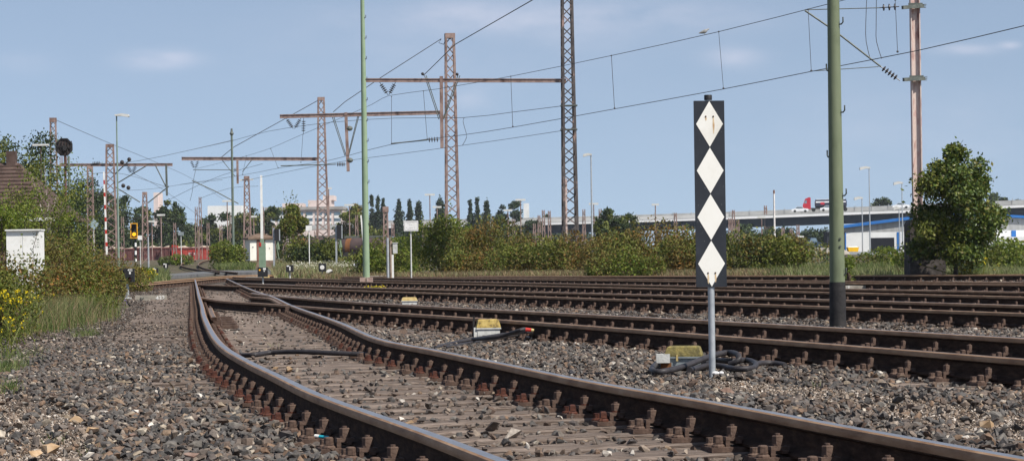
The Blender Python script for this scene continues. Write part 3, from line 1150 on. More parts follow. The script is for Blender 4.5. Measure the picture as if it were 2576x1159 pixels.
# ---- masts at the left
m4 = big_mast('lattice mast carrying a wide crossbeam, right beside the pale raised barrier', 281, 640, 272, 363, 200, .52, .95, 16, None, .12, .065)
beam(m4, 150, 415, 434, 414, 200, 6, M_lattice)
b = MB()
b.bar(at(418, 414, 200), at(420, 492, 200), .15, .15, 0, (0, 1, 0))
b.build('drop_post', M_greyiron, m4)
for a, c in (((390, 414), (418, 470)), ((296, 460), (376, 412)), ((289, 438), (327, 402)), ((290, 470), (352, 508)), ((372, 510), (425, 468))):
    rod([at(*a, 200), at(*c, 200)], .05).build('stay_rod', M_greyiron, m4)
for (a, c) in (((320, 416), (331, 436)), ((342, 416), (333, 436)), ((228, 412), (256, 409)), ((238, 497), (262, 478))):
    insulator(at(*a, 200), at(*c, 200), 5, .16).build('insulator_string', M_insul, m4)
b = MB()
for x, y in ((307, 408), (325, 401), (310, 467), (323, 472)):
    b.ball(at(x, y, 199.6), .17, 10)
b.build('round_weights', M_insul, m4)
m5 = big_mast('slim lattice mast between the T-shaped lamp and the octagonal board', 139, 640, 132, 297, 152, .30, .52, 22, None, .075, .04)
m6 = big_mast('short pinkish lattice mast behind the blue-grey diamond board', 230, 640, 226, 418, 230, .42, .62, 13, None, .11, .07)
m7 = big_mast('lattice mast just right of the yellow framed signal', 367, 650, 363, 483, 215, .30, .58, 10, None, .10, .06)
m8 = big_mast('lattice mast with a crosswise lamp bar at its head, above the hut roof', 624, 640, 619, 443, 235, .38, .75, 12, None, .12, .07)
b = MB()
b.bar(at(603, 453, 235), at(637, 451, 235), .25, .13)
b.build('lamp_bar', M_lamphead, m8)
m9 = big_mast('mast of two thin rusty posts next to the brown stake with the grey box', 972, 690, 968, 520, 118, .16, .26, 14, None, .06, .04)

# ---- far small masts, one mesh each (a few pixels wide)
FAR = [(496, 520, 650, 300), (506, 495, 640, 330), (525, 560, 630, 380), (557, 565, 650, 300), (583, 540, 635, 330), (630, 570, 620, 360), (663, 520, 610, 320), (717, 560, 610, 330), (690, 568, 640, 360), (795, 580, 620, 330), (899, 540, 600, 330), (990, 560, 640, 300), (1068, 560, 600, 420), (1294, 552, 600, 430), (1346, 562, 610, 430), (1358, 541, 620, 400), (1369, 528, 620, 380), (1384, 530, 615, 400), (1471, 526, 610, 430), (1512, 525, 600, 430), (1558, 556, 610, 380), (1701, 535, 600, 420), (1722, 566, 610, 400), (1838, 548, 600, 430), (1847, 528, 600, 420), (1858, 553, 600, 430), (1928, 517, 545, 640), (1971, 572, 620, 430), (1992, 575, 620, 430), (2009, 565, 625, 420), (310, 545, 640, 340), (441, 560, 640, 380)]
FARLAB = ['small far mast, the left one of two close together behind the red wagon', 'small dark mast beside a lighter twin, rising behind the red wagon', 'short stubby mast half hidden by dark trees left of the white block', 'small far mast in front of the white block, rising from the wagon load', 'small dark mast partly hidden by the slim green pole', 'small mast peeping out just behind the lamp-headed mast over the hut', 'dark narrow mast right beside the white barrier pole', 'small mast in front of the left end of the pink office block', 'small rusty mast in the foliage right of the hut', 'thin twin-legged mast in front of the pink office block', 'short mast in the tree beside the T-lamp right of the pink block', 'small far mast beside the poplars, right of the twin-post mast', 'far mast rising behind the white lettered board', 'tiny far mast before the white viaduct fascia, leftmost of a row', 'short far mast just left of a taller pair, under the viaduct edge', 'far mast of middle height in the viaduct group left of the tallest mast', 'taller of two close masts left of the tallest dark mast', 'far mast with a thin arm, close to the left leg of the tallest mast', 'small mast crossing the viaduct fascia right of the tallest mast', 'small mast top above the viaduct parapet, right of the tall lamp', 'thin rusty mast in front of the dark tree clump before the viaduct', 'mast crossing the viaduct fascia left of the diamond marker', 'short mast in the bushes close to the diamond marker', 'thin far mast right beside the edge of the diamond marker', 'taller rusty mast just right of the diamond marker', 'loop-topped short mast right of the diamond marker', 'mast top standing alone above the viaduct parapet', 'short mast under the viaduct, right of the white and red pole', 'faint mast under the viaduct, middle of three', 'rusty mast under the viaduct, near the dark shed', 'short mast behind the yellow framed signal', 'thin short mast in the trees below the pale tower']
for (x, yt, yb, Y), lab in zip(FAR, FARLAB):
    base = gpos(x, Y)
    zt = at(x, yt, Y).z
    wd = 8 * mpx(Y)
    legs, br = lattice(base, zt, wd, wd * .62, .2, max(5, int((zt - base.z) / 1.1)), .075 * Y / 330, .05 * Y / 330)
    for l in legs:
        br.add(l.v, l.f, 0)
    o = br.build('lattice_mast', M_lattice, None, base)
    tag(o, lab, 'catenary mast', 'small lattice masts in the distance')

# ---- pale green tapered post and its cubic footing
base = gp(922, 721)
Y = base.y
top = at(905, -60, Y)
top.x = base.x
t = thing('lighting_post', 'pale green tapered steel post standing on a reddish concrete footing between the tracks', 'post', base)
b = MB()
zt = top.z
b.tube([base + Vector((0, 0, .1)), base.lerp(top, .5), top], [.105, .085, .055], 16)
b.build('post', M_green_l, t, smooth=40)
for k in range(14):
    z = 1.0 + k * .62
    b = MB()
    r_ = .105 - .05 * z / zt
    s_ = 1 if k % 2 else 1
    b.bar((base.x + r_ * .75, base.y - r_ * .5, z + .9), (base.x + r_ + .03, base.y - r_ * .5, z + .9), .02, .02)
    b.bar((base.x + r_ + .03, base.y - r_ * .5, z + .9), (base.x + r_ + .03, base.y - r_ * .5, z + .98), .02, .02, 0, (0, 1, 0))
    b.build('step_iron', M_greyiron, t)
b = MB()
for dx in (-.10, .10):
    b.box((base.x + dx, base.y, .09), (.17, .42, .40))
b.build('footing', M_pinkconc, t)

# ---- thick olive post
base = gp(2108, 822)
Y = base.y
top = at(2096, -70, Y)
top.x = base.x
t = thing('catenary_post', 'thick olive green steel post with climbing hooks and a black tarred foot', 'post', base)
ztar = at(2108, 711, Y).z
b = MB()
rb, rt = 20 * mpx(Y), 15.2 * mpx(Y)
ztp = top.z
b.tube([base + Vector((0, 0, ztar)), base.lerp(top, .5), top], [rb * .965, (rb + rt) / 2 * .98, rt * .98], 28)
b.build('shaft', M_green_d, t, smooth=40)
b = MB()
b.lathe(base + Vector((0, 0, -.05)), [(rb * 1.06, 0), (rb * 1.03, .25), (rb * 1.05, .3), (rb * 1.01, ztar), (rb * 1.0, ztar + .06)], 28)
b.build('tarred_foot', M_tar, t, smooth=40)
for (x, y, side) in ((2112, 62, 1), (2115, 283, 1), (2119, 492, 1), (2086, 178, -1), (2088, 395, -1), (2116, 690, 1)):
    z = at(x, y, Y).z
    rr = rb + (rt - rb) * z / ztp
    a = R(-35) if side > 0 else R(190)
    d = Vector((math.cos(a), math.sin(a), 0))
    c = base + Vector((0, 0, z - base.z)) + d * rr * .95
    b = MB()
    L = (.05 if side > 0 else .02) if y < 690 else .03
    b.tube([c, c + d * L * .6, c + d * L + Vector((0, 0, .02)), c + d * L + Vector((0, 0, .075))], .0085, 8)
    b.build('climbing_hook', M_greyiron, t, smooth=50)
b = MB()
for y in (600, 619):
    z = at(2110, y, Y).z
    b.lathe(base + Vector((.028, -rb * .93, z)), [(.014, 0), (.012, .012)], 8, 0, Matrix.Rotation(R(90), 3, 'X'))
b.build('bolt_heads', M_greyiron, t)

# ---- the diamond marker
base = gp(1792, 941)
Y = base.y
s = mpx(Y)
t = thing('diamond_marker', 'tall black board with four white diamonds on a galvanised pole', 'track marker', base)
zb, zt = at(1790, 721, Y).z, at(1785, 254, Y).z
Wd = 77 * s
bx = base.x + 1.0 * s
b = MB()
b.tube([base + Vector((0, 0, -.15)), base + Vector((0, 0, (zt - base.z) + .03))], .0225, 18)
b.build('pole', M_zinc, t, smooth=40)
b = MB()
b.lathe(base + Vector((-.002, 0, zt + .006)), [(.027, 0), (.027, .03), (.024, .035)], 18)
b.build('pole_cap', M_sigblack, t, smooth=40)
yf = base.y - .030
Mr = Matrix.Rotation(R(7), 3, 'Z')
cen = Vector((bx, yf, 0))


def onboard(x, z, d):
    return Mr @ Vector((x, -d, 0)) + Vector((bx, yf, z))


b = MB()
th = .022
hb = zt - zb
vs = []
for (x, z) in ((-Wd / 2, zb), (Wd / 2, zb), (Wd / 2, zt), (-Wd / 2, zt)):
    vs += [onboard(x, z, 0), onboard(x, z, -th)]
b.add(vs, [(0, 2, 4, 6), (7, 5, 3, 1), (0, 1, 3, 2), (2, 3, 5, 4), (4, 5, 7, 6), (6, 7, 1, 0)])
b.build('board', M_black, t)
dh = hb / 4
for k in range(4):
    z0 = zb + k * dh
    b = MB()
    hw = Wd * .445
    pl = [(0, z0 + .003), (hw, z0 + dh / 2), (0, z0 + dh - .003), (-hw, z0 + dh / 2)]
    b.add([onboard(x, z, .0025) for x, z in pl] + [onboard(x, z, .0) for x, z in pl], [(0, 1, 2, 3), (0, 4, 5, 1), (1, 5, 6, 2), (2, 6, 7, 3), (3, 7, 4, 0)])
    q = b.build('white_diamond', M_whiteb, t)
    if k in (0, 3):
        zz = z0 + dh * (.66 if k == 3 else .30)
        for sx, ln in ((-.026, .03), (.026, .12)) if k == 3 else ((-.025, .075), (.025, .065)):
            c = MB()
            c.lathe(onboard(sx, zz, .0025), [(.0065, 0), (.005, .004)], 10, 0, Matrix.Rotation(R(90), 3, 'X'))
            c.build('rivet', M_fast, q)
            c = MB()
            wv = .0085
            pts = [(sx - wv * .4, zz - .004), (sx + wv * .4, zz - .004), (sx + wv, zz - ln * .5), (sx + wv * .35, zz - ln), (sx - wv * .2, zz - ln * .92), (sx - wv * .6, zz - ln * .5)]
            c.add([onboard(x, z, .0032) for x, z in pts[::-1]], [(0, 1, 2, 3, 4, 5)[::-1]])
            c.build('rust_streak', M_stain, q)
c = MB()
for k in range(26):
    x, z = rnd.uniform(-Wd / 2 + .004, Wd / 2 - .004), rnd.uniform(zb, zt)
    w_, h_ = rnd.uniform(.0008, .0035), rnd.uniform(.0008, .002)
    kk = (z - zb) % dh / dh
    if abs(x) < Wd * .45 * (1 - abs(2 * kk - 1)):
        continue
    c.add([onboard(x, z, .0012), onboard(x + w_, z, .0012), onboard(x + w_, z + h_, .0012), onboard(x, z + h_, .0012)], [(0, 1, 2, 3)])
c.build('paint_chips', M_greyl, t)

# ---- concrete block with the pink mast and its two arms
Yc = 72.0
cb = gpos(2325, Yc)
t = thing('mast_block', 'dark weathered concrete block carrying the peeling pink mast', 'foundation', cb)
zt = at(2300, 552, Yc).z
s = mpx(Yc)
x0, x1 = at(2281, 640, Yc).x, at(2372, 640, Yc).x
b = MB()
b.prism([(x0 - cb.x, -.1), (x1 - cb.x, -.1), (x1 - cb.x - .04, zt - .1), (x1 - cb.x - .12, zt), (x0 - cb.x + .10, zt), (x0 - cb.x + .02, zt - .14)], -.55, .55, (cb.x, cb.y, 0))
b.build('concrete_block', M_darkconc, t)
t['label'] = 'dark weathered concrete block at the foot of the peeling pink mast'
t2 = thing('catenary_mast', 'peeling pink steel mast with two insulator arms, rising behind the round tree', 'catenary mast', (at(2312, 552, Yc).x, Yc, zt))
xb, xt = at(2310, 640, Yc).x, at(2310, 640, Yc).x
b = MB()
ztop = at(2303, -60, Yc).z
ww = 24 * s
for sx in (-1, 1):
    b.bar((xb + sx * ww * .44, Yc, zt), (xb + sx * ww * .44, Yc, ztop), .03, .26, 0, (0, 1, 0))
b.bar((xb, Yc - .02, zt), (xb, Yc - .02, ztop), ww * .86, .03, 0, (0, 1, 0))
b.build('steel_section', M_pinkmast, t2)
for (ya, yb_) in ((17, 20), (199, 200)):
    c = MB()
    a = Vector((xb + .22, Yc - .16, at(2310, ya, Yc).z))
    e = Vector((xb - .42, Yc - .45, at(2310, yb_, Yc).z - .03))
    c.bar(a, e, .10, .10)
    for k in range(3):
        c.bar(a + Vector((-.02, -.05 + .05 * k, .04 - .04 * k)), a + Vector((.08, -.05 + .05 * k, .04 - .04 * k)), .02, .02)
    c.bar((xb - .2, Yc - .15, a.z + .02), (xb + .2, Yc - .15, a.z + .02), .05, .14)
    c.build('clamp_bracket', M_greyiron, t2)
Ya = 69.0
rod([at(2025, 25, Ya), at(2215, 20, Ya)], .014).build('top_tube', M_greyiron, t2)
insulator(at(2212, 20, Ya), at(2262, 17, Ya), 3, .095).build('insulator', M_insul, t2)
rod([at(2025, 27, Ya), at(2100, 78, Ya), at(2216, 168, Ya)], .026).build('diagonal_tube', M_greyiron, t2)
insulator(at(2212, 165, Ya), at(2264, 203, Ya), 5, .085).build('insulator', M_insul, t2)
rod([at(2042, 179, Ya), at(2210, 168, Ya)], .012).build('registration_arm', M_greyiron, t2)
for a, m_, c in (((2181, -20), (2178, 60), (2190, 152)), ((2205, -20), (2204, 70), (2218, 148))):
    pts = catmull([tuple(at(*a, Ya)), tuple(at(*m_, Ya)), tuple(at(m_[0] + 1, 105, Ya)), tuple(at(*c, Ya))], .3)
    rod([tuple(p) for p in pts], .010).build('jumper_cable', M_wire, t2)
# ------------------------------------------------------------------ wires
def wire(label, pts, r=.012, group='overhead wires'):
    P = [tuple(at(*p)) for p in pts]
    c = catmull(P, 6.0 if abs(P[0][1] - P[-1][1]) > 3 else .2) if len(P) > 2 else np.array(P)
    b = MB()
    b.tube([tuple(q) for q in c], r, 5)
    o = b.build('overhead_wire', M_wire, None, P[0])
    return tag(o, label, 'overhead wire', group)


CON = [(2700, 37, 52), (2576, 65, 55), (2310, 127, 61), (2040, 180, 67.5), (1820, 224, 74.6), (1546, 274, 84), (1290, 320, 94.6), (1160, 340, 100.5), (985, 363, 107), (829, 403, 126), (710, 421, 142), (610, 440, 158), (453, 464, 190)]
MES = [(2260, -30, 63), (2150, -6, 65), (2085, 10, 67), (1808, 80, 74.6), (1538, 140, 84), (1285, 192, 94.6), (1100, 224, 103), (977, 241, 112), (935, 263, 114), (763, 337, 136), (663, 379, 160), (560, 408, 178), (490, 425, 195)]
t = thing('catenary_line', 'long pair of overhead wires with droppers crossing the sky from the upper right', 'overhead wire', at(*CON[0]))
for nm, P, r in (('contact_wire', CON, .011), ('messenger_wire', MES, .010)):
    c = catmull([tuple(at(*p)) for p in P], 5)
    b = MB()
    b.tube([tuple(q) for q in c], r, 5)
    b.build(nm, M_wire, t)
for (xa, ya, xb_, yb_, Y) in ((2033, 24, 2041, 180, 67.5), (1808, 80, 1820, 224, 74.6), (1538, 140, 1546, 274, 84), (1285, 192, 1290, 320, 94.6), (1065, 229, 1075, 352, 104), (985, 243, 985, 363, 108), (2252, 0, 2258, 132, 62), (762, 338, 757, 410, 136), (681, 374, 700, 424, 145), (620, 392, 610, 440, 160)):
    b = MB()
    b.tube([at(xa, ya, Y), at(xb_, yb_, Y)], .007 if Y < 80 else .009, 4)
    b.ball(at(xb_, yb_ - 2, Y), .03, 6)
    b.ball(at(xa, ya, Y), .025, 6)
    b.build('dropper', M_wire, t)
wire('upper thin wire tied to the collar of the tallest mast', [(1418, 266, 112), (1290, 282, 118), (1165, 296, 124), (996, 297, 135), (829, 308, 147), (676, 330, 165), (588, 353, 180), (476, 378, 200)], .013)
wire('lower thin wire tied to the second collar of the tallest mast', [(1418, 328, 112), (1300, 346, 117), (1160, 366, 124), (996, 388, 132), (873, 404, 140), (760, 424, 150), (627, 452, 170)], .011)
b = MB()
wire('short slack loop of cable between two wires beside the pinkish mast', [(1168, 296, 124), (1165, 305, 124), (1170, 325, 124), (1174, 345, 124), (1163, 366, 124)], .013)
wire('sloping wire from the slim left mast down past the yellow signal', [(139, 301, 152), (205, 330, 165), (273, 359, 185), (335, 384, 200), (392, 408, 225), (480, 448, 270), (560, 500, 320)], .016)
LW = [('nearly level wire above the left crossbeam', [(235, 414, 200), (345, 405, 200), (480, 377, 200), (588, 352, 205)]),
      ('wire just under the left crossbeam ending at the drop post', [(190, 440, 205), (300, 436, 205), (420, 470, 205)]),
      ('thin level wire over the dark trees by the pale tower', [(290, 480, 260), (380, 475, 260), (470, 462, 260), (560, 452, 260)]),
      ('wire falling from the left crossbeam towards the white block', [(335, 436, 205), (400, 470, 240), (470, 520, 290), (540, 575, 330)]),
      ('second level wire in front of the dark trees', [(270, 550, 300), (400, 548, 300), (520, 552, 300), (700, 548, 300)]),
      ('lowest level wire in front of the dark trees', [(270, 572, 300), (400, 568, 300), (520, 570, 300), (700, 566, 300)]),
      ('wire from the third mast beam to the pale tower', [(430, 500, 230), (490, 470, 225), (560, 440, 220), (660, 412, 210)]),
      ('thin wire ending in a loop left of the third mast beam', [(492, 428, 195), (487, 452, 195), (484, 480, 195), (478, 505, 195)]),
      ('level thin wire with insulators reaching the barrier pole', [(500, 500, 240), (560, 478, 240), (600, 470, 240), (650, 468, 240)]),
      ('thin diagonal wire before the pink office block', [(688, 620, 280), (740, 585, 280), (790, 545, 280), (800, 530, 280)])]
for lab, P in LW:
    wire(lab, P, .016)
Y = 74.6 - .6
# pigeon on the messenger wire
p = at(1772, 86, 75.9)
b = MB()
M = Matrix.Rotation(R(-25), 3, 'Y')
u = .011
prof = [(-.17, .0, .012), (-.12, .012, .028), (-.06, .03, .05), (0, .045, .062), (.05, .06, .058), (.085, .085, .038), (.10, .105, .03), (.118, .118, .028), (.135, .118, .014), (.155, .112, .004)]
n = 10
vs, fs = [], []
for (x, z, r) in prof:
    for k in range(n):
        a = 2 * math.pi * k / n
        vs.append(p + Vector((x, r * .8 * math.cos(a), z + .03 + r * math.sin(a))))
for i in range(len(prof) - 1):
    for k in range(n):
        fs.append((i * n + k, i * n + (k + 1) % n, (i + 1) * n + (k + 1) % n, (i + 1) * n + k))
fs += [tuple(range(n))[::-1], tuple(range((len(prof) - 1) * n, len(prof) * n))]
b.add(vs, fs)
b.tube([p + Vector((.01, .02, .03)), p + Vector((.015, .02, -.035))], .006, 5)
b.tube([p + Vector((.01, -.02, .03)), p + Vector((.015, -.02, -.035))], .006, 5)
o = b.build('pigeon', M_birdgrey, None, p, smooth=60)
tag(o, 'small grey pigeon perched on the upper wire', 'bird')


# ------------------------------------------------------------------ lamps
def yard_lamp(label, x, ytop, Y, wpx, kind='T', x0=None, group='yard lamps', hd=1):
    x0 = x0 or x + 3
    base = gpos(x0, Y)
    top = at(x, ytop, Y)
    top.x = base.x
    t = thing('yard_lamp', label, 'lamp post', base, 0, group)
    s = mpx(Y)
    b = MB()
    r = max(.05, 1.7 * s)
    if kind == 'T':
        b.tube([base, top], [r, r * .75], 8)
        b.build('pole', M_lattice if Y > 200 else M_bark, t, smooth=40)
        b = MB()
        b.box(top + Vector((0, 0, .5 * s)), (wpx * s, wpx * s * .25, 4.5 * s))
        b.build('lamp_head', M_lamphead, t)
    else:
        b.tube([base, top], [r * 1.1, r * .6], 8)
        b.build('pole', M_zinc if kind == 'H' else mat('lamp_pole_green', [(0.14, 0.19, 0.15), (0.19, 0.25, 0.2), (0.24, 0.29, 0.24)], 2, .6), t, smooth=40)
        b = MB()
        L = wpx * s * hd
        a = top + Vector((0, 0, -.5 * s))
        poly = [(-.12 * L, 1 * s), (-.1 * L, -2.5 * s), (.35 * L, -2.5 * s), (.95 * L, -6 * s), (L, -3 * s), (.95 * L, 1.2 * s), (.4 * L, 3.5 * s)]
        if hd < 0:
            poly = poly[::-1]
        b.prism(poly, -.1 * abs(L) - .1, .1 * abs(L) + .1, a)
        b.build('lamp_head', M_lamphead, t)
    return t


yard_lamp('tall green-grey lamp pole with a hooded head pointing right, left part of the yard', 292, 289, 118, 32, 'G', 299)
yard_lamp('T-shaped lamp above the birch foliage at far left', 105, 365, 118, 40, 'T', 107)
yard_lamp('T-lamp in front of the tall poplars, left of the mast with the flat top', 1081, 490, 260, 25)
yard_lamp('lower T-lamp half hidden behind the mast rising from the bush', 1099, 521, 330, 22)
yard_lamp('T-lamp before the round dark trees, beside the small white tower', 1309, 503, 260, 25)
yard_lamp('lower T-lamp in front of the round dark trees', 1277, 529, 300, 22)
yard_lamp('tall grey lamp with its hood pointing left, right of the tallest mast', 1487, 388, 120, 20, 'H', 1491, hd=-1)
yard_lamp('T-lamp crossing behind the tall hooded lamp', 1493, 513, 300, 24)
yard_lamp('small double-headed lamp left of the diamond marker', 1648, 515, 420, 18)
yard_lamp('small T-lamp below the lone mast top on the viaduct', 1917, 555 - 8, 420, 20, 'T', 1918)
yard_lamp('tallest hooded lamp in front of the blue and white warehouse', 2184, 421, 230, 24, 'H', 2190, hd=-1)
yard_lamp('short hooded lamp left of the tall one by the warehouse', 2168, 497, 330, 20, 'H', 2171, hd=-1)
yard_lamp('hooded lamp just left of the concrete block, by the warehouse', 2268, 459, 260, 21, 'H', 2272, hd=-1)
yard_lamp('small hooded lamp low behind the warehouse roof line', 2262, 522, 420, 14, 'H', 2264, hd=-1)
yard_lamp('T-lamp in front of the round tree right of the pink office block', 878, 516, 260, 24)
yard_lamp('small T-lamp beside the pinkish mast over the office block', 827, 474, 300, 15)
yard_lamp('T-lamp in front of the dark tree right of the pale tower', 404, 541, 280, 20)
yard_lamp('lower T-lamp below the pale tower', 381, 557, 320, 16)
yard_lamp('T-lamp before the white block, left of the slim green pole', 571, 506, 260, 24)
yard_lamp('small T-lamp behind the lamp-headed mast over the hut', 637, 545, 300, 16)

# slim green pole with pointed top between the masts
t, base, top = pole_thing('signal_pole', 'slim dark green pole with a pointed top left of the hut', 'post', 588, 190, 585, 340, .22, .16, mat('slim_pole_green', [(0.09, 0.12, 0.09), (0.13, 0.16, 0.13), (0.16, 0.19, 0.16)], 3, .6))
b = MB()
b.lathe(top, [(.10, 0), (.16, .12), (.09, .25), (.07, .5)], 10)
b.build('finial', M_greyiron, t, smooth=40)

# ------------------------------------------------------------------ barriers
def barrier(label, x0, ybase, x1, ytop, Y, wpx, striped, ped=None, group='raised level crossing barriers'):
    s = mpx(Y)
    a = at(x0, ybase, Y)
    e = at(x1, ytop, Y)
    t = thing('level_crossing_barrier', label, 'barrier', (a.x, Y, ground(a.x, Y)), 0, group)
    n = 20
    b = MB()
    for k in range(n):
        p, q = a.lerp(e, k / n), a.lerp(e, (k + 1) / n)
        b.bar(p, q, wpx * s * (1.1 - .3 * k / n), wpx * s * .5, (1 if k % 3 == 2 else 0) if striped else 0, (0, 1, 0))
    b.build('barrier_arm', [M_white, M_red], t)
    if ped:
        b = MB()
        g = ground(a.x, Y)
        c = Vector((a.x, Y + .1, 0))
        h = a.z - g
        b.box((c.x, c.y, g + h * .42), (ped * s, ped * s, h * .84))
        b.box((c.x, c.y, g + h * .9), (ped * s * .55, ped * s * .7, h * .16))
        b.build('drive_box', mat('barrier_green', [(0.15, 0.22, 0.15), (0.19, 0.27, 0.19), (0.22, 0.3, 0.22)], 3, .6), t)
        b = MB()
        b.box((c.x - ped * s * .25, c.y - ped * s * .52, g + h * .8), (ped * s * .3, .05, h * .13), 0)
        b.build('red_reflector', M_red, t)
    return t


barrier('white barrier arm standing upright on a green drive box in front of the hut', 659, 600, 657, 441, 180, 6, False, 16)
barrier('red and white striped barrier arm standing upright beside the left lattice mast', 269, 640, 261, 432, 150, 4.2, True, None)
barrier('thin white barrier arm leaning beside the pale green tapered post', 918, 650, 908, 541, 170, 4, False, 8)
t, base, top = pole_thing('marker_pole', 'white pole with a rust-red tip and foot rising from bushes below the viaduct', 'pole', 1950, 150, 1947, 487, .13, .10, mat('white_pole', [(0.55, 0.45, 0.4), (0.72, 0.68, 0.64), (0.76, 0.73, 0.7)], 2, .7))
b = MB()
b.tube([top, top + Vector((0, 0, .22))], .05, 8)
b.build('red_tip', M_tankrust, t)

# ------------------------------------------------------------------ signals, lanterns and boards
def text(body, size, loc, mt, parent, rz=0.0, thick=.002):
    cu = bpy.data.curves.new('lettering', 'FONT')
    cu.body = body
    cu.size = size
    cu.extrude = thick
    cu.offset = size * .018
    cu.materials.append(mt)
    q = bpy.data.objects.new('lettering', cu)
    COL.objects.link(q)
    me = bpy.data.meshes.new_from_object(q)
    bpy.data.objects.remove(q)
    if not me.materials:
        me.materials.append(mt)
    o = bpy.data.objects.new('lettering', me)
    COL.objects.link(o)
    o.parent = parent
    o.location = loc
    o.rotation_euler = (R(90), 0, rz)
    return o


# dwarf signal 432
base = gp(321, 750)
Y = base.y
s = mpx(Y)
t = thing('dwarf_signal', 'black dwarf signal with three lenses, numbered 432, on a short grey post', 'signal', base)
b = MB()
b.tube([base, base + Vector((0, 0, 42 * s))], 4 * s, 12)
b.build('post', M_zinc, t, smooth=40)
b = MB()
b.box((0, 0, .004), (18 * s, 14 * s, .03))
b.v = [(x + base.x, y + base.y, z) for x, y, z in b.v]
b.build('foot_plate', M_greyl, t)
zc = at(320, 692, Y).z
cx_ = base.x - .0 * s
b = MB()
b.box((cx_, Y - .05, zc), (37 * s, .14, 34 * s))
hd = b.build('signal_box', M_sigblack, t)
yf = Y - .05 - .07
for (dx, dz, mt) in ((-9.5, 8, M_sigblack), (-9, -9, mat('amber_lens', (0.30, 0.17, 0.10), 20, .25)), (9, -9, mat('red_brown_lens', (0.26, 0.11, 0.08), 20, .25))):
    c = Vector((cx_ + dx * s, yf, zc + dz * s))
    b = MB()
    rr = 5.2 * s
    n = 14
    for k in range(n):
        a0, a1 = R(-20 + 220 * k / n), R(-20 + 220 * (k + 1) / n)
        b.add([c + Vector((rr * math.cos(a), d, rr * math.sin(a))) for a in (a0, a1) for d in (0, -.07)], [(0, 1, 3, 2)])
        b.add([c + Vector((rr * .93 * math.cos(a), d, rr * .93 * math.sin(a))) for a in (a0, a1) for d in (0, -.07)], [(2, 3, 1, 0)])
    b.build('hood', M_sigblack, t)
    b = MB()
    b.lathe(c, [(rr * .8, 0), (rr * .7, .01), (rr * .3, .018)], 14, 0, Matrix.Rotation(R(90), 3, 'X'))
    b.build('lens', mt, t, smooth=40)
L = hd
text('432', 8.2 * s, (cx_ + 3.0 * s - base.x, yf - .004 - base.y, zc + 10.6 * s - base.z), M_white, t)
b = MB()
b.box((cx_ + 8.8 * s, yf - .004, zc + 6 * s), (4.2 * s, .006, 5.5 * s))
b.build('white_plate', M_white, t)
# concrete trough 432
p = gp(378, 753)
s = mpx(p.y)
t = thing('concrete_beam', 'low concrete beam with white figures 432 lying in the ballast by the dwarf signal', 'concrete beam', p)
b = MB()
b.box((p.x, p.y + .12, .035), (76 * s, .24, 13.5 * s))
b.build('beam', M_conc, t)
text('432', 15 * s, (14 * s, -.005, .035 - 5.2 * s), M_white, t)
b = MB()
b.tube([(p.x - 24 * s, p.y - .01, .05), (p.x - 20 * s, p.y - .03, .02), (p.x - 16 * s, p.y - .01, .05)], .012, 6)
b.build('lifting_loop', M_greyiron, t)
# cable cover 18
p = gp(2160, 727, .03)
s = mpx(p.y)
t = thing('concrete_cover', 'flat concrete cable cover with white figures 18 beside the olive post', 'concrete cover', (p.x, p.y, 0))
b = MB()
b.box((p.x - 4 * s, p.y, 5.5 * s), (70 * s, .5, 15 * s))
b.build('cover', M_conc, t)
text('18', 9.5 * s, (-36 * s, -.256, 6.5 * s), M_white, t)


def lantern(label, x, yc, Y, wpx, hpx, motif, group='switch lanterns'):
    s = mpx(Y)
    c = at(x, yc, Y)
    g = ground(c.x, Y)
    t = thing('switch_lantern', label, 'switch lantern', (c.x, Y, g), 0, group)
    b = MB()
    b.tube([(c.x, Y, g - .05), (c.x, Y, c.z)], 2.2 * s, 8)
    b.build('post', M_greyl, t)
    b = MB()
    b.box(c, (wpx * s, wpx * s * .8, hpx * s))
    b.build('lantern_box', M_sigblack, t)
    f = Y - wpx * s * .4 - .006
    b = MB()
    if motif == 'bar':
        b.box((c.x + 1 * s, f, c.z), (3.0 * s, .012, 10 * s))
        b.box((c.x - wpx * s * .22, f, c.z + hpx * s * .36), (6 * s, .012, 3 * s))
    elif motif == 'disc':
        b.lathe((c.x, f + .006, c.z), [(5.6 * s, 0), (5.6 * s, .012)], 20, 0, Matrix.Rotation(R(90), 3, 'X'))
    elif motif == 'two':
        b.box((c.x + wpx * s * .22, f, c.z + hpx * s * .34), (7 * s, .012, 4.5 * s))
        b.box((c.x + wpx * s * .2, f, c.z + hpx * s * .12), (3 * s, .012, 3 * s))
    b.build('white_mark', M_white, t)
    return t, c, s


lantern('black switch lantern with an upright white bar, right of the hut', 729, 675, 108, 18, 18, 'bar')
t, c, s = lantern('black switch lantern showing a white disc, beside the half white counterweight', 811, 672, 112, 18, 20, 'disc')
p = at(829, 684, 111)
t = thing('counterweight', 'round counterweight painted half white and half black beside the white disc lantern', 'counterweight', (p.x, p.y, 0))
b = MB()
pts = [(7.8 * s * math.cos(R(a)), 7.8 * s * math.sin(R(a))) for a in range(0, 360, 12)]
Mw = Matrix.Rotation(R(-28), 3, 'Y')
b.prism([q for q in pts if q[1] >= -.001], -.06, .06, p, 0, Mw)
b.prism([q for q in pts if q[1] <= .001], -.06, .06, p, 1, Mw)
b.build('disc', [M_white, M_sigblack], t)
b = MB()
b.bar(p + Vector((0, .05, 0)), at(812, 695, 111), .05, .05)
b.bar(at(812, 690, 111), Vector((at(812, 690, 111).x, 111, -.05)), .06, .06, 0, (0, 1, 0))
b.build('lever', M_greyiron, t)
t, c, s = lantern('black two-lamp dwarf signal standing before the green barrier box', 661, 684, 88, 24, 24, 'two')
b = MB()
b.lathe((c.x - 7 * s, c.y - 24 * s * .4, c.z + 5 * s), [(2.6 * s, 0), (1.6 * s, .02)], 10, 0, Matrix.Rotation(R(90), 3, 'X'))
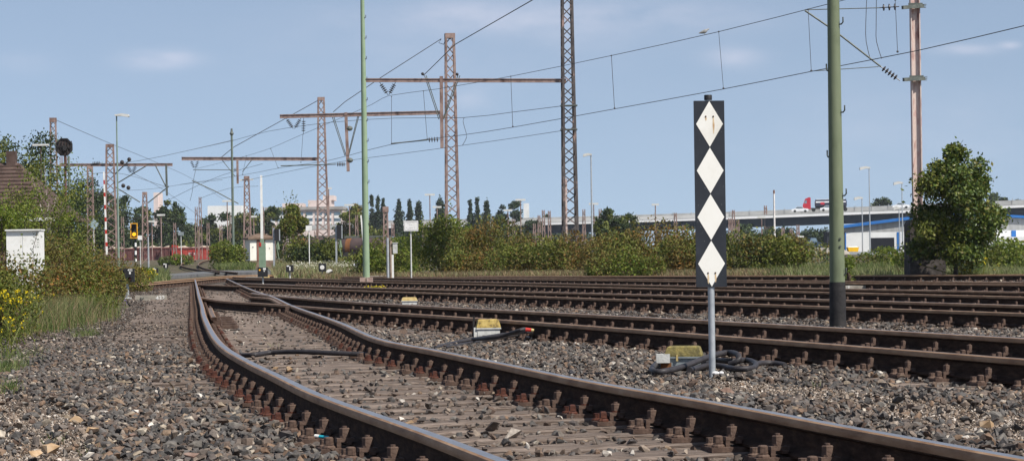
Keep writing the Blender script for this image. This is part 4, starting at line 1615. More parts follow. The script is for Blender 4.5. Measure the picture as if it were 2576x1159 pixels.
b.build('amber_lens', M_orange, t)
lantern('switch lantern with a narrow white bar, beside the thin pole left of the crossing', 391, 681, 125, 14, 15, 'bar')
lantern('small switch lantern with white bar, nearest to the bent rails', 417, 668, 160, 11, 12, 'bar')
lantern('small switch lantern half hidden in the bushes left of the thin pole', 374, 681, 128, 9, 14, 'two')

# yellow framed signal
Y = 130.0
s = mpx(Y)
base = gpos(342, Y)
t = thing('shunting_signal', 'light signal in a yellow frame with one glowing amber lamp on a striped post', 'signal', base)
c = at(338, 580, Y)
b = MB()
n = 10
zt = c.z - 20 * s
for k in range(n):
    b.tube([base.lerp(Vector((base.x, Y, zt)), k / n), base.lerp(Vector((base.x, Y, zt)), (k + 1) / n)], 2.6 * s, 8, k % 2)
b.build('striped_post', [M_white, M_sigblack], t)
b = MB()
b.box(c, (14 * s, .22, 33 * s))
b.build('signal_box', M_sigblack, t)
b = MB()
for dx, dz, w_, h_ in ((-8, 0, 2.2, 38), (8, 0, 2.2, 38), (0, 18, 13.8, 2.2), (0, -18, 13.8, 2.2)):
    b.box(c + Vector((dx * s, -.12, dz * s)), (w_ * s, .05, h_ * s))
b.build('yellow_frame', M_orange, t)
b = MB()
b.lathe(c + Vector((0, -.115, -9 * s)), [(5 * s, 0), (4.6 * s, .03)], 18, 0, Matrix.Rotation(R(90), 3, 'X'))
ml, nt_, bb, oo = new_mat('amber_lamp_glow')
bb.inputs['Base Color'].default_value = (.8, .4, .01, 1)
bb.inputs['Emission Color'].default_value = (1, .48, .01, 1)
bb.inputs['Emission Strength'].default_value = .55
b.build('lit_lamp', ml, t)
b = MB()
for k in range(8):
    a0, a1 = R(180 * k / 8), R(180 * (k + 1) / 8)
    b.add([c + Vector((5 * s * math.cos(a), d, 9 * s + 5 * s * math.sin(a))) for a in (a0, a1) for d in (-.11, -.3)], [(0, 1, 3, 2), (2, 3, 1, 0)])
b.build('hood', M_sigblack, t)

# octagonal board on a post, seen from behind
Y = 135.0
s = mpx(Y)
base = gpos(168, Y)
t = thing('octagonal_signal', 'dark octagonal signal board seen from behind on a brown post', 'signal', base)
c = at(161.5, 370, Y)
b = MB()
pts = [(21.5 * s * math.cos(R(22.5 + 45 * k)), 22.5 * s * math.sin(R(22.5 + 45 * k))) for k in range(8)]
mo = mat('octagon_dark', [(0.025, 0.018, 0.016), (0.05, 0.035, 0.03), (0.075, 0.05, 0.045)], 2.5, .8)
b.prism(pts, -.03, .03, c, 0)
b.build('board', mo, t)
b = MB()
for k in range(8):
    a, e = pts[k], pts[(k + 1) % 8]
    b.bar(c + Vector((a[0], -.05, a[1])), c + Vector((e[0], -.05, e[1])), .06, .10, 0, (0, 1, 0))
b.build('rim', M_tar, t)
b = MB()
for k in range(-2, 3):
    b.bar(c + Vector((k * 8 * s, -.07, -15 * s)), c + Vector((k * 8 * s + 3 * s, -.07, 15 * s)), .05, .05, 0, (0, 1, 0))
b.bar(c + Vector((-18 * s, -.08, 2 * s)), c + Vector((18 * s, -.08, -2 * s)), .07, .07)
b.box(c + Vector((2 * s, -.1, -2 * s)), (9 * s, .16, 13 * s))
b.build('back_bracing', M_tar, t)
b = MB()
b.tube([base, Vector((base.x, Y, c.z - 20 * s))], 3.2 * s, 8)
b.build('post', mat('brown_post', [(0.08, 0.035, 0.03), (0.13, 0.06, 0.05), (0.16, 0.08, 0.07)], 2, .8), t)
b = MB()
b.box((base.x - 4 * s, Y - .05, at(160, 416, Y).z), (30 * s, .35, .06))
for dx in (-12, -9, -6, 5):
    b.bar((base.x + dx * s, Y - .1, at(160, 394, Y).z), (base.x + dx * s, Y - .1, at(160, 414, Y).z), .03, .03, 0, (0, 1, 0))
b.build('platform', M_lattice, t)
pole_thing('signal_pole', 'thin dark green pole just right of the octagonal board', 'post', 177, 128, 174, 392, .13, .11, MATS['slim_pole_green'])


# light signals seen from behind, at the grass bank
def back_signal(label, x, yt, yb, hx, hy0, hy1, Y):
    s = mpx(Y)
    base = gpos(x, Y)
    top = at(x, yt, Y)
    t = thing('light_signal', label, 'signal', base, 0, 'light signals on grey posts')
    b = MB()
    b.bar((base.x, Y, base.z), (base.x, Y, top.z), 4.2 * s, 4.2 * s, 0, (0, 1, 0))
    b.build('post', M_zinc, t)
    c0, c1 = at(hx, hy0, Y), at(hx, hy1, Y)
    b = MB()
    b.box(((c0.x), Y, (c0.z + c1.z) / 2), (11 * s, .3, c0.z - c1.z))
    b.build('signal_head', M_sigblack, t)
    b = MB()
    b.bar((c0.x + 7 * s, Y, c1.z), (c0.x + 7 * s, Y, c0.z), 2 * s, .2, 0, (0, 1, 0))
    b.build('side_rail', M_zinc, t)
    b = MB()
    b.bar((c0.x + 2 * s, Y, c1.z), (c0.x + 5 * s, Y, c1.z - 22 * s), 3.5 * s, .12, 0, (0, 1, 0))
    b.bar((c0.x - 2 * s, Y, c1.z - 6 * s), (c0.x + 5 * s, Y, c1.z - 45 * s), 1.2 * s, .06, 0, (0, 1, 0))
    b.build('cable_bracket', M_green_l, t)


back_signal('light signal on a grey post right next to the hut', 690, 573, 668, 696, 576, 605, 150)
back_signal('light signal on a grey post in front of the brown tank wagon', 847, 565, 650, 853, 566, 600, 160)


def board(label, x, ytop, ybot, w, Y, ybase=None, diamond=False, mt=None, cat='sign', group=None, lines=0, xp=None, pmt=None):
    s = mpx(Y)
    c = at(x, (ytop + ybot) / 2, Y)
    xp = xp or x
    px_ = at(xp, ybot, Y).x
    t = thing('sign_board', label, cat, (px_, Y, ground(px_, Y)), 0, group)
    b = MB()
    b.tube([(px_, Y + .06, ground(px_, Y) - .05), (px_, Y + .06, c.z)], (2.0 if lines else 1.2) * s, 10)
    b.build('post', pmt or M_greyl, t, smooth=40)
    h = (ybot - ytop) * s
    b = MB()
    if diamond:
        b.prism([(0, -h / 2), (w * s / 2, 0), (0, h / 2), (-w * s / 2, 0)], -.02, .02, c)
    else:
        b.box(c, (w * s, .04, h))
    pl = b.build('panel', mt or M_white, t)
    if lines:
        b = MB()
        for dx, dz, w_, h_ in ((-w / 2 + 2.2, 0, .7, h / s - 4), (w / 2 - 2.2, 0, .7, h / s - 4), (0, h / s / 2 - 2.2, w - 5, .7), (0, -h / s / 2 + 2.2, w - 5, .7)):
            b.box(c + Vector((dx * s, -.023, dz * s)), (w_ * s, .006, h_ * s))
        b.build('border_line', M_bone, t)
        rows = ((7.0, 10), (2.2, 4), (-4.0, 11), (-8.0, 8))
        b = MB()
        for dz, n in rows:
            x_ = -n * 1.15
            for k in range(n):
                w_ = rnd.uniform(.9, 1.7)
                if rnd.random() > .12:
                    b.box(c + Vector(((x_ + w_ / 2) * s, -.023, dz * s * h / s / 25)), (w_ * s * .8, .006, rnd.uniform(.8, 1.5) * s))
                x_ += 2.3
        b.build('lettering', M_bone, t)
    return t


board('white board with a thin grey border and faint lettering on a grey post', 1034, 555, 581, 36, 88, lines=1, xp=1033)
board('small white board on a thin white post in front of the brown tank', 777, 567, 580, 15, 150, xp=777, pmt=M_white)
board('pale grey diamond board seen from behind, beside the pale green post', 904, 650, 680, 31, 120, diamond=True, xp=905, mt=mat('diamond_grey', [(0.48, 0.48, 0.52), (0.56, 0.56, 0.6), (0.6, 0.6, 0.63)], 3, .7))
board('blue-grey diamond board in front of a short lattice mast', 236, 550, 578, 27, 170, diamond=True, xp=235, mt=mat('diamond_blue', (0.28, 0.36, 0.40), 3, .6))
board('small dark grey board turned sideways on a thin post by the red wagon', 455, 583, 592, 14, 200, xp=455, mt=M_grey_box)
board('small white number board on a thin post left of the yellow framed signal', 352, 592, 603, 11, 120, xp=352)
t, base, top = pole_thing('grey_pole', 'thin grey pole standing by the concrete slab left of the crossing', 'post', 374, 118, 370, 595, .09, .07, M_zinc)

# posts and grey box right of the pale green post
pole_thing('grey_pole', 'thin grey pole close to the twin-post mast and the brown stake', 'post', 976, 90, 973, 598, .10, .09, M_zinc)
t, base, top = pole_thing('wooden_stake', 'brown wooden stake with a small grey cable box on its side', 'post', 984, 92, 982, 606, .13, .12, mat('stake_wood', [(0.20, 0.14, 0.1), (0.32, 0.24, 0.18), (0.38, 0.3, 0.24)], 5, .9))
s = mpx(92)
b = MB()
c = at(994, 624, 92)
b.box((c.x, 92, c.z), (11 * s, .2, 26 * s))
b.box((c.x, 92, c.z + 13.5 * s), (14 * s, .24, 2 * s))
b.build('cable_box', M_greyl, t)
b = MB()
c = at(989, 680, 92)
b.bar((c.x, 91.8, 0), (c.x, 91.8, at(989, 640, 92).z), .07, .05, 0, (0, 1, 0))
b.build('white_conduit', M_white, t)

# white cabinet in the shrubs
Y = 55.0
s = mpx(Y)
c = at(64, 623, Y)
t = thing('equipment_cabinet', 'white metal equipment cabinet half hidden by shrubs at far left', 'cabinet', (c.x, Y, 0))
zt = at(64, 580, Y).z
b = MB()
b.box((c.x, Y, zt / 2), (83 * s, .55, zt))
b.build('cabinet_body', M_white, t)
b = MB()
b.box((c.x, Y - .02, zt + .012), (87 * s, .64, .03))
b.build('lid', M_white, t)
b = MB()
b.box((c.x, Y - .278, zt * .5), (.006, .006, zt * .86))
b.box((c.x + .03, Y - .285, zt * .55), (.015, .02, .08))
b.build('door_gap', M_greyl, t)
# ------------------------------------------------------------------ hut
Yh = 188.0
s = mpx(Yh)
xl, xr = at(629, 640, Yh).x, at(684, 640, Yh).x
g = ground(at(655, 640, Yh).x, Yh)
zt = at(655, 602, Yh).z
hx = (xl + xr) / 2
xl -= .15
t = thing('small_hut', 'small square white hut with a flat brown roof and brown door behind the upright barrier', 'hut', (hx, Yh, g))
W, D = xr - xl, 1.9
rz = R(17)
Mh = Matrix.Rotation(rz, 3, 'Z')


def hp(x, y, z):
    return Vector((hx, Yh + .5, g)) + Mh @ Vector((x, y, z))


def hbox(b, c, sz, mi=0):
    b.box(hp(*c), sz, mi, Mh)


hh = zt - g
zb = .42
Wd = W * .98
b = MB()
hbox(b, (0, D / 2, zb + (hh - zb) / 2), (Wd, D, hh - zb))
b.build('wall', M_plaster, t)
b = MB()
hbox(b, (0, D / 2, zb / 2 - .2), (Wd + .02, D + .02, zb + .4))
b.build('brick_base', M_brickbase, t)
b = MB()
b.add([hp(x, y, z) for x, y, z in ((-Wd / 2 - .18, -.2, hh + .02), (Wd / 2 + .18, -.2, hh + .02), (Wd / 2 + .18, D + .2, hh + .02), (-Wd / 2 - .18, D + .2, hh + .02), (-Wd / 2 - .18, -.2, hh + .14), (Wd / 2 + .18, -.2, hh + .14), (Wd / 2 + .18, D + .2, hh + .14), (-Wd / 2 - .18, D + .2, hh + .14), (-.1, D * .5, hh + .48), (.3, D * .5, hh + .48))],
      [(3, 2, 1, 0), (0, 1, 5, 4), (1, 2, 6, 5), (2, 3, 7, 6), (3, 0, 4, 7), (4, 5, 9, 8), (5, 6, 9), (6, 7, 8, 9), (7, 4, 8)])
b.build('roof', M_felt, t)
b = MB()
hbox(b, (-.05, -.02, zb + .82), (.62, .05, 1.64))
d = b.build('door', M_browndoor, t)
b = MB()
hbox(b, (.18, -.06, zb + .8), (.05, .05, .12))
b.build('handle', M_greyiron, d)
b = MB()
hbox(b, (-.66, -.015, zb + 1.0), (.10, .03, .05))
hbox(b, (.6, -.015, zb + .9), (.06, .03, .05))
b.build('vent', M_dark, t)

# ------------------------------------------------------------------ house at far left
Y = 100.0
t = thing('tiled_house', 'brown tiled house roof behind the shrubs at the left edge', 'house', (at(-40, 600, Y).x, Y, 0))
zr, ze = at(5, 402, Y).z, at(60, 553, Y).z
x_r = at(10, 438, Y).x
x_e = at(150, 553, Y).x
xl = x_r - 7
b = MB()
yb, yf_ = Y + 7, Y - 1
# hipped roof
rid = [(xl, Y + 3, zr), (x_r, Y + 3, zr)]
ev = [(xl, Y - 1, ze), (x_e, Y - 1, ze), (x_e, Y + 7, ze), (xl, Y + 7, ze)]
b.add(rid + ev, [(2, 3, 1, 0), (3, 4, 1), (4, 5, 0, 1), (5, 4, 3, 2)])
rows = 15
for k in range(rows):
    f0 = (k + .96) / rows
    a = Vector(rid[0]).lerp(Vector(ev[0]), f0)
    c = Vector(rid[1]).lerp(Vector(ev[1]), f0)
    b.bar(a + Vector((0, -.02, .02)), c + Vector((0, -.02, .02)), .06, .05)
b.build('roof', M_tile, t)
b = MB()
b.box((x_r - .28, Y + 3, zr + .12), (.36, .5, .7))
b.build('chimney', M_tile, t)
b = MB()
b.bar((xl, Y - 1.08, ze), (x_e, Y - 1.08, ze), .12, .12)
b.build('gutter', M_white, t)
b = MB()
b.box(((xl + x_e - .6) / 2, Y + 3, ze / 2 - .03), (x_e - .6 - xl, 7, ze - .06))
b.build('wall', M_brickbase, t)

# ------------------------------------------------------------------ goods wagons at left
Yw = 384.0
s = mpx(Yw)
gz = ground(at(490, 640, Yw).x, Yw)


def wagon(label, xa, xb_, ytop, mt, Yw=Yw, load=True, marks=False, group='open goods wagons'):
    a, c = at(xa, ytop, Yw), at(xb_, ytop, Yw)
    t = thing('goods_wagon', label, 'goods wagon', ((a.x + c.x) / 2, Yw, gz), 0, group)
    L = c.x - a.x - .25
    zt = (a.z + c.z) / 2
    zb = gz + 1.05
    xc = (a.x + c.x) / 2
    b = MB()
    b.box((xc, Yw, (zt + zb) / 2), (L, 2.7, zt - zb))
    for k in range(9):
        x = xc - L / 2 + .06 + (L - .12) * k / 8
        b.box((x, Yw - 1.36, (zt + zb) / 2 - .1), (.10, .12, zt - zb - .2))
    b.box((xc, Yw, zb - .1), (L, 2.4, .22))
    b.build('body', mt, t)
    b = MB()
    b.box((xc, Yw - 1.37, zt - .12), (L + .02, .18, .16))
    b.build('top_rim', mat('rim_' + mt.name, [(0.05, 0.035, 0.03), (0.16, 0.05, 0.045), (0.26, 0.11, 0.09)], 2, .8), t)
    for k in (.12, .24, .76, .88):
        b = MB()
        b.lathe((xc - L / 2 + L * k, Yw - .8, gz + .62), [(.46, -.07), (.46, .07)], 16, 0, Matrix.Rotation(R(90), 3, 'X'))
        b.build('wheel', M_tar, t)
    if load:
        b = MB()
        n = 22
        vs = []
        r = random.Random(int(xa))
        hs = [max(.02, .16 + .10 * math.sin(i * .5 + xa) + .06 * math.sin(i * 1.3) + r.uniform(-.04, .04)) for i in range(n + 1)]
        for i in range(n + 1):
            x = xc - L / 2 + .15 + (L - .3) * i / n
            vs += [(x, Yw - 1.2, zt - .05), (x, Yw - .2, zt + hs[i]), (x, Yw + 1.2, zt - .05)]
        fs = []
        for i in range(n):
            fs += [(i * 3, i * 3 + 3, i * 3 + 4, i * 3 + 1), (i * 3 + 1, i * 3 + 4, i * 3 + 5, i * 3 + 2)]
        b.add(vs, fs)
        b.build('bulk_load', M_scrap, t)
    if marks:
        b = MB()
        zc = (zt + zb) / 2
        for px0, dz, w_, h_ in ((445, 2, 4, 1.6), (443, -3, 7, 1.3), (444, -8, 6, 1.3), (476, 0, 3, 7), (479.5, 2.5, 3, 2), (479.5, -2.5, 3, 2), (487, 0, 3, 7), (490, 0, 3, 5), (500, 1, 5, 1)):
            c_ = at(px0 + 3, 640, Yw)
            b.box((c_.x, Yw - 1.37, zc + dz * s), (w_ * s, .03, h_ * s))
        b.build('white_marking', M_greyl, t)
    return t


wagon('dark brown open wagon loaded with pale bulk, left of the red wagon', 342, 432, 622, M_wagbrown)
wagon('bright red open wagon with white markings and a pale bulk load', 433, 547, 622, M_wagred, marks=True)
wagon('dark maroon open wagon right of the red wagon, half hidden by the shrub', 548, 662, 622, M_wagbrown)
wagon('reddish brown open wagon glimpsed behind the left shrubs and masts', 228, 341, 625, M_wagbrown)
# red bits lying on the load
b = MB()
p = at(440, 619, Yw - 1)
b.box(p, (15 * s, .5, 5 * s), 0, Matrix.Rotation(R(8), 3, 'Y'))
tag(b.build('red_tarpaulin', M_red, None, p), 'bright red tarpaulin lying on the bulk load of the dark brown wagon', 'tarpaulin')

# ------------------------------------------------------------------ tank wagons
def tank(label, xa, xb_, yt, yb, Y, rz, ring, group='tank wagons'):
    a, c = at(xa, (yt + yb) / 2, Y), at(xb_, (yt + yb) / 2, Y)
    r = (yb - yt) / 2 * mpx(Y)
    L = (c.x - a.x)
    ctr = Vector(((a.x + c.x) / 2, Y, a.z))
    g = ground(ctr.x, Y)
    t = thing('tank_wagon', label, 'tank wagon', (ctr.x, Y, g), 0, group)
    M = Matrix.Rotation(rz, 3, 'Z') @ Matrix.Rotation(R(90), 3, 'Y')
    Lr = L / math.cos(rz)
    b = MB()
    b.lathe(ctr, [(r * .25, -Lr / 2 - .30), (r * .7, -Lr / 2 - .18), (r * .93, -Lr / 2 + .02), (r, -Lr / 2 + .25), (r, Lr / 2 - .25), (r * .93, Lr / 2), (r * .5, Lr / 2 + .25)], 28, 0, M)
    b.build('tank', M_tank, t, smooth=40)
    for f, w_ in ring:
        b = MB()
        b.lathe(ctr, [(r * 1.012, -Lr / 2 + Lr * f), (r * 1.012, -Lr / 2 + Lr * (f + w_))], 28, 0, M)
        b.build('rust_band', M_tankrust, t, smooth=40)
    b = MB()
    d = M @ Vector((0, 0, 1))
    for f in (-.32, .1, .34):
        b.box(ctr + d * (Lr * f) + Vector((0, 0, r + .06)), (1.2, .5, .16))
    b.build('catwalk', M_greyiron, t)
    b = MB()
    b.box(ctr + Vector((0, 0, -r - .1)), (Lr * 1.02, 2.0, .28), 0, Matrix.Rotation(rz, 3, 'Z'))
    b.build('underframe', M_tar, t)
    for f in (-.4, -.3, .3, .4):
        b = MB()
        b.lathe(ctr + d * (Lr * f) + Vector((0, -.8, -ctr.z + g + .5)), [(.46, -.06), (.46, .06)], 14, 0, Matrix.Rotation(R(90), 3, 'X'))
        b.build('wheel', M_tar, t)
    return t


tank('dark brown tank wagon with a rusty orange band near its rounded end', 862, 985, 598, 648, 205, R(-18), ((.11, .10),))
tank('brown tank wagon behind the bushes with a rusty orange end, left of the banded one', 748, 850, 597, 645, 225, R(-10), ((.02, .22),))

# ------------------------------------------------------------------ viaduct
def deck_pt(x, y, h=9.0):
    a, b_ = ray(x, y)
    Y = h / -b_
    return Vector((a * Y, Y, H + h))


DK = [at(x, y, 655 - .012 * (x - 560)) for x, y in ((560, 577.5), (760, 574.5), (1000, 570), (1300, 564.5), (1560, 557.5), (1750, 551.5), (1900, 546.5), (2171, 535.8), (2300, 531.5), (2576, 518.5), (2800, 508))]
t = thing('road_viaduct', 'long road viaduct with a white edge and dark steel girders across the right background', 'viaduct', DK[2])


def sweep(pts, sec, name, mt, par):
    """sec: list of (across towards the back, z)"""
    b = MB()
    k = len(sec)
    vs = []
    for i, p in enumerate(pts):
        d = (pts[min(i + 1, len(pts) - 1)] - pts[max(i - 1, 0)])
        d.z = 0
        d.normalize()
        nb = Vector((-d.y, d.x, 0))
        for (a, z) in sec:
            vs.append(p + nb * a + Vector((0, 0, z)))
    fs = []
    for i in range(len(pts) - 1):
        for j in range(k):
            fs.append((i * k + j, i * k + (j + 1) % k, (i + 1) * k + (j + 1) % k, (i + 1) * k + j))
    fs += [tuple(range(k))[::-1], tuple(range((len(pts) - 1) * k, len(pts) * k))]
    b.add(vs, fs)
    return b.build(name, mt, par)


sweep(DK, [(0, -.28), (0, .30), (16, .30), (16, -.28)], 'white_fascia', M_bridgewhite, t)
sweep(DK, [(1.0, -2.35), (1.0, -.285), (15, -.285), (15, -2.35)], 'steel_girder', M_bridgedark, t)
NEAR = [DK[i] for i in range(0, 6)] + [DK[5].lerp(DK[6], .55)]
sweep(NEAR, [(-.06, .302), (-.06, 1.15), (.25, 1.15), (.25, .302)], 'white_parapet', mat('parapet_offwhite', [(0.48, 0.47, 0.45), (0.58, 0.57, 0.55), (0.63, 0.62, 0.6)], .2, .8), t)
sweep(DK, [(.3, .305), (.3, .62), (.7, .62), (.7, .305)], 'grey_kerb', M_bridgegrey, t)
b = MB()
for seg in range(len(DK) - 1):
    p, q = DK[seg], DK[seg + 1]
    n = max(2, int((q - p).length / 4))
    for k in range(n):
        c = p.lerp(q, k / n)
        b.box(c + Vector((0, 14.5, 1.3)), (.12, .12, 2.0))
sweepz = [(14.5, .31), (14.5, 1.9), (14.6, 1.9), (14.6, .31)]
b.build('fence_posts', M_bridgegrey, t)['kind'] = 'stuff'
sweep(DK, sweepz, 'noise_barrier', M_bridgegrey, t)
for x in (690, 930, 1240, 1470, 1660, 1790, 1941, 2120, 2285, 2440, 2560):
    for i in range(len(DK) - 1):
        xa = DK[i].x / DK[i].y * FD + CX
        xb_ = DK[i + 1].x / DK[i + 1].y * FD + CX
        if xa <= x <= xb_:
            c = DK[i].lerp(DK[i + 1], (x - xa) / (xb_ - xa))
            b = MB()
            b.box((c.x, c.y + 4, (c.z - 2.36 + .4) / 2), (1.3, 1.3, c.z - 2.36 - .4))
            b.build('pier', M_conc, t)
            b = MB()
            b.box((c.x, c.y + 11, (c.z - 2.36 + .4) / 2), (1.3, 1.3, c.z - 2.36 - .4))
            b.build('pier', M_conc, t)


def deck_at(x, back):
    for i in range(len(DK) - 1):
        xa = DK[i].x / DK[i].y * FD + CX
        xb_ = DK[i + 1].x / DK[i + 1].y * FD + CX
        if xa <= x <= xb_:
            c = DK[i].lerp(DK[i + 1], (x - xa) / (xb_ - xa))
            d = (DK[i + 1] - DK[i]).normalized()
            return c + Vector((0, back, .305)), math.atan2(d.y, d.x)


def wheels(b, M, o, xs, y, r, w_=.25):
    for x in xs:
        b.lathe(o + M @ Vector((x, y, r)), [(r, -w_ / 2), (r, w_ / 2)], 14, 0, M @ Matrix.Rotation(R(90), 3, 'X'))


# tank truck on the viaduct
o, rz = deck_at(2082, 9.5)
o.z += .6
M = Matrix.Rotation(rz, 3, 'Z')
t = thing('tank_truck', 'red lorry with a dark blue and white tank trailer driving on the viaduct', 'lorry', o)
LB = lambda b, c, sz, mi=0: b.box(o + M @ Vector(c), sz, mi, M)
b = MB()
prof = [(-4.9, .7), (-2.9, .7), (-2.9, 3.6), (-3.3, 3.75), (-4.3, 3.35), (-4.75, 2.2), (-4.95, 1.7)]
b.prism(prof, -1.2, 1.2, o, 0, M)
cab = b.build('cab', M_truckred, t)
b = MB()
b.prism([(-4.62, 2.2), (-3.9, 2.2), (-3.9, 2.95), (-4.35, 2.95)], -1.23, 1.23, o, 0, M)
b.build('window', M_glass, cab)
b = MB()
LB(b, (.6, 0, .85), (10.5, 2.0, .3))
b.build('chassis', M_tar, t)
b = MB()
b.lathe(o + M @ Vector((2.2, 0, 2.05)), [(.5, -4.1), (1.1, -3.9), (1.15, 3.9), (.5, 4.1)], 20, 0, M @ Matrix.Rotation(R(90), 3, 'Y'))
b.build('tank', M_trucknavy, t, smooth=40)
b = MB()
LB(b, (2.2, -1.16, 2.45), (7.6, .06, .32))
LB(b, (2.2, -.75, 3.12), (7.4, .1, .1))
b.build('white_stripe', M_carwhite, t)
b = MB()
LB(b, (.1, -1.20, 2.1), (1.0, .05, .6))
b.build('red_mark', M_truckred, t)
for x in (-4.2, -2.2, 3.6, 4.8, 5.9):
    b = MB()
    wheels(b, M, o, (x,), -1.0, .5)
    wheels(b, M, o, (x,), 1.0, .5)
    b.build('wheel', M_tyre, t)


def car(label, x, back, mt, o=None, rz=None, est=False, group='cars', van=False):
    if o is None:
        o, rz = deck_at(x, back)
        o.z += .55
    M = Matrix.Rotation(rz, 3, 'Z')
    t = thing('car', label, 'car', o, 0, group)
    b = MB()
    p = [(-2.1, .35), (2.1, .35), (2.15, .8), (1.9, .95), (1.0 if not est else 1.95, 1.02), (.55 if not est else 1.7, 1.45), (-.75, 1.48), (-1.25, 1.0), (-2.1, .85)]
    b.prism(p, -.85, .85, o, 0, M)
    body = b.build('body', mt, t)
    b = MB()
    b.prism([(-1.15, 1.0), (.9 if not est else 1.6, 1.0), (.5 if not est else 1.5, 1.38), (-.75, 1.40)], -.865, .865, o, 0, M)
    b.build('side_window', M_glass, t)
    for x_ in (-1.3, 1.3):
        b = MB()
        wheels(b, M, o, (x_,), -.75, .32, .2)
        wheels(b, M, o, (x_,), .75, .32, .2)
        b.build('wheel', M_tyre, t)
    return t


car('white car on the viaduct just left of the red lorry cab', 2018, 3.0, M_carwhite)
car('white estate car on the viaduct beside the olive post', 2090, 3.0, M_carwhite, est=True)
car('white car on the viaduct near the concrete block', 2273, 3.0, M_carwhite)

# ------------------------------------------------------------------ warehouse
Yw_ = 430.0
s = mpx(Yw_)
g = ground(at(2300, 600, Yw_).x, Yw_)
xa, xm, xb_ = at(2124, 600, Yw_).x, at(2290, 600, Yw_).x, at(2640, 600, Yw_).x
ze = at(2124, 570, Yw_).z
zr = at(2290, 548, Yw_).z
t = thing('warehouse', 'white and blue warehouse with a dark open gate behind the olive post', 'warehouse', ((xa + xb_) / 2, Yw_, g))
zp = at(2400, 536, Yw_).z
xp_ = at(2390, 536, Yw_).x
D = 18
b = MB()
zs_ = ze - 1.0
b.add([(xa, Yw_, g), (xb_, Yw_, g), (xb_, Yw_, zs_), (xa, Yw_, zs_), (xa, Yw_ + D, g), (xb_, Yw_ + D, g), (xb_, Yw_ + D, zs_), (xa, Yw_ + D, zs_)], [(0, 1, 2, 3), (5, 4, 7, 6), (4, 0, 3, 7), (1, 5, 6, 2)])
b.build('wall', M_whitewall, t)
b = MB()
b.prism([(xa, zs_), (xb_, zs_), (xb_, ze + .7), (xp_, zp - .25), (xa, ze - .25)], Yw_ + .05, Yw_ + D, (0, 0, 0))
b.build('grey_gable', mat('grey_sheet_wall', [(0.26, 0.26, 0.25), (0.34, 0.34, 0.33), (0.4, 0.4, 0.39)], .6, .8, 0, 0, (3, 1, .3)), t)
b = MB()
for p, q in (((xa - .2, ze), (xp_, zp)), ((xp_, zp), (xb_ + .3, ze + .95))):
    b.bar((p[0], Yw_ + D / 2 - .2, p[1]), (q[0], Yw_ + D / 2 - .2, q[1]), D + .8, .45)
b.build('blue_roof', M_blue, t)
for x0, x1, y0, y1 in ((2124, 2129, 574, 634), (2256, 2265, 568, 630), (2544, 2556, 572, 604), (2582, 2594, 572, 604)):
    b = MB()
    p, q = at(x0, y0, Yw_), at(x1, y1, Yw_)
    b.box(((p.x + q.x) / 2, Yw_ - .03, (min(p.z, zs_ - .05) + max(q.z, g)) / 2), (q.x - p.x, .10, min(p.z, zs_ - .05) - max(q.z, g)))
    b.build('blue_panel', M_blue, t)
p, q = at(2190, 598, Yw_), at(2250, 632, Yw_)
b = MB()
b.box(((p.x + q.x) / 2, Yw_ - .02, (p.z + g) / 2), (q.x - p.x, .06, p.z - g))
b.build('gate_shade_panel', M_dark, t)  # flat sheet on the solid wall, the gate's inner shade put into its colour
b = MB()
p = at(2530, 596, Yw_)
b.box((p.x + 3, Yw_ - 2.6, (p.z + g) / 2), (15, 5, p.z - g))
b.build('white_annex', M_whitewall, t)
p = at(2103, 585, 380)
b = MB()
g_ = ground(at(2103, 585, 380).x, 380)
zt = p.z
b.box((0, 2, (zt + g_) / 2), (45 * mpx(380), 4, zt - g_))
b.box((0, 1.9, zt + .1), (49 * mpx(380), 4.4, .2))
b.v = [(x + p.x, y + 380, z) for x, y, z in b.v]
tag(b.build('dark_shed', mat('dark_shed_wall', [(0.02, 0.022, 0.028), (0.035, 0.038, 0.045), (0.05, 0.05, 0.06)], 1, .8), None, (p.x, 380, g_)), 'dark grey shed left of the warehouse, behind the olive post', 'shed')
# yellow skip
Yk = 330.0
p = at(2145, 627, Yk)
s = mpx(Yk)
t = thing('waste_skip', 'yellow waste skip with white load in front of the warehouse wall', 'skip', (p.x, Yk, ground(p.x, Yk)))
b = MB()
b.prism([(-11 * s, -7.5 * s), (11 * s, -7.5 * s), (14 * s, 5.5 * s), (-14 * s, 5.5 * s)], -.8, .8, p)
b.build('skip_body', M_skip, t)
b = MB()
for k in range(6):
    b.ball(p + Vector(((-9 + 3.6 * k) * s, 0, 5.5 * s)), 3 * s, 7, 0, (1.3, 1, .8))
b.build('white_load', M_white, t)
# guard rail
Yg = 235.0
t = thing('guard_rail', 'long galvanised guard rail in front of the warehouse', 'guard rail', gpos(2200, Yg))
gz_ = ground(at(2200, 636, Yg).x, Yg)
b = MB()
pa, pb = at(2124, 636, Yg), at(2290, 637, Yg)
b.bar(pa, pb, .08, 7 * mpx(Yg))
b.build('rail_beam', M_zinc, t)
for x in (2126, 2160, 2195, 2228, 2262):
    b = MB()
    q = at(x, 637, Yg)
    b.bar((q.x, Yg + .1, gz_ - .2), (q.x, Yg + .1, q.z + .1), .15, .12, 0, (0, 1, 0))
    b.build('post', M_zinc, t)
# pylon sign and car under the viaduct
board('orange and white sign on a red post near the parked dark car', 2015, 593, 600, 15, 300, xp=2017, pmt=M_tankrust)
p = gpos(2030, 262, .25)
car('dark blue parked car partly hidden by the rubble heap', 0, 0, M_cardark, p, R(60))
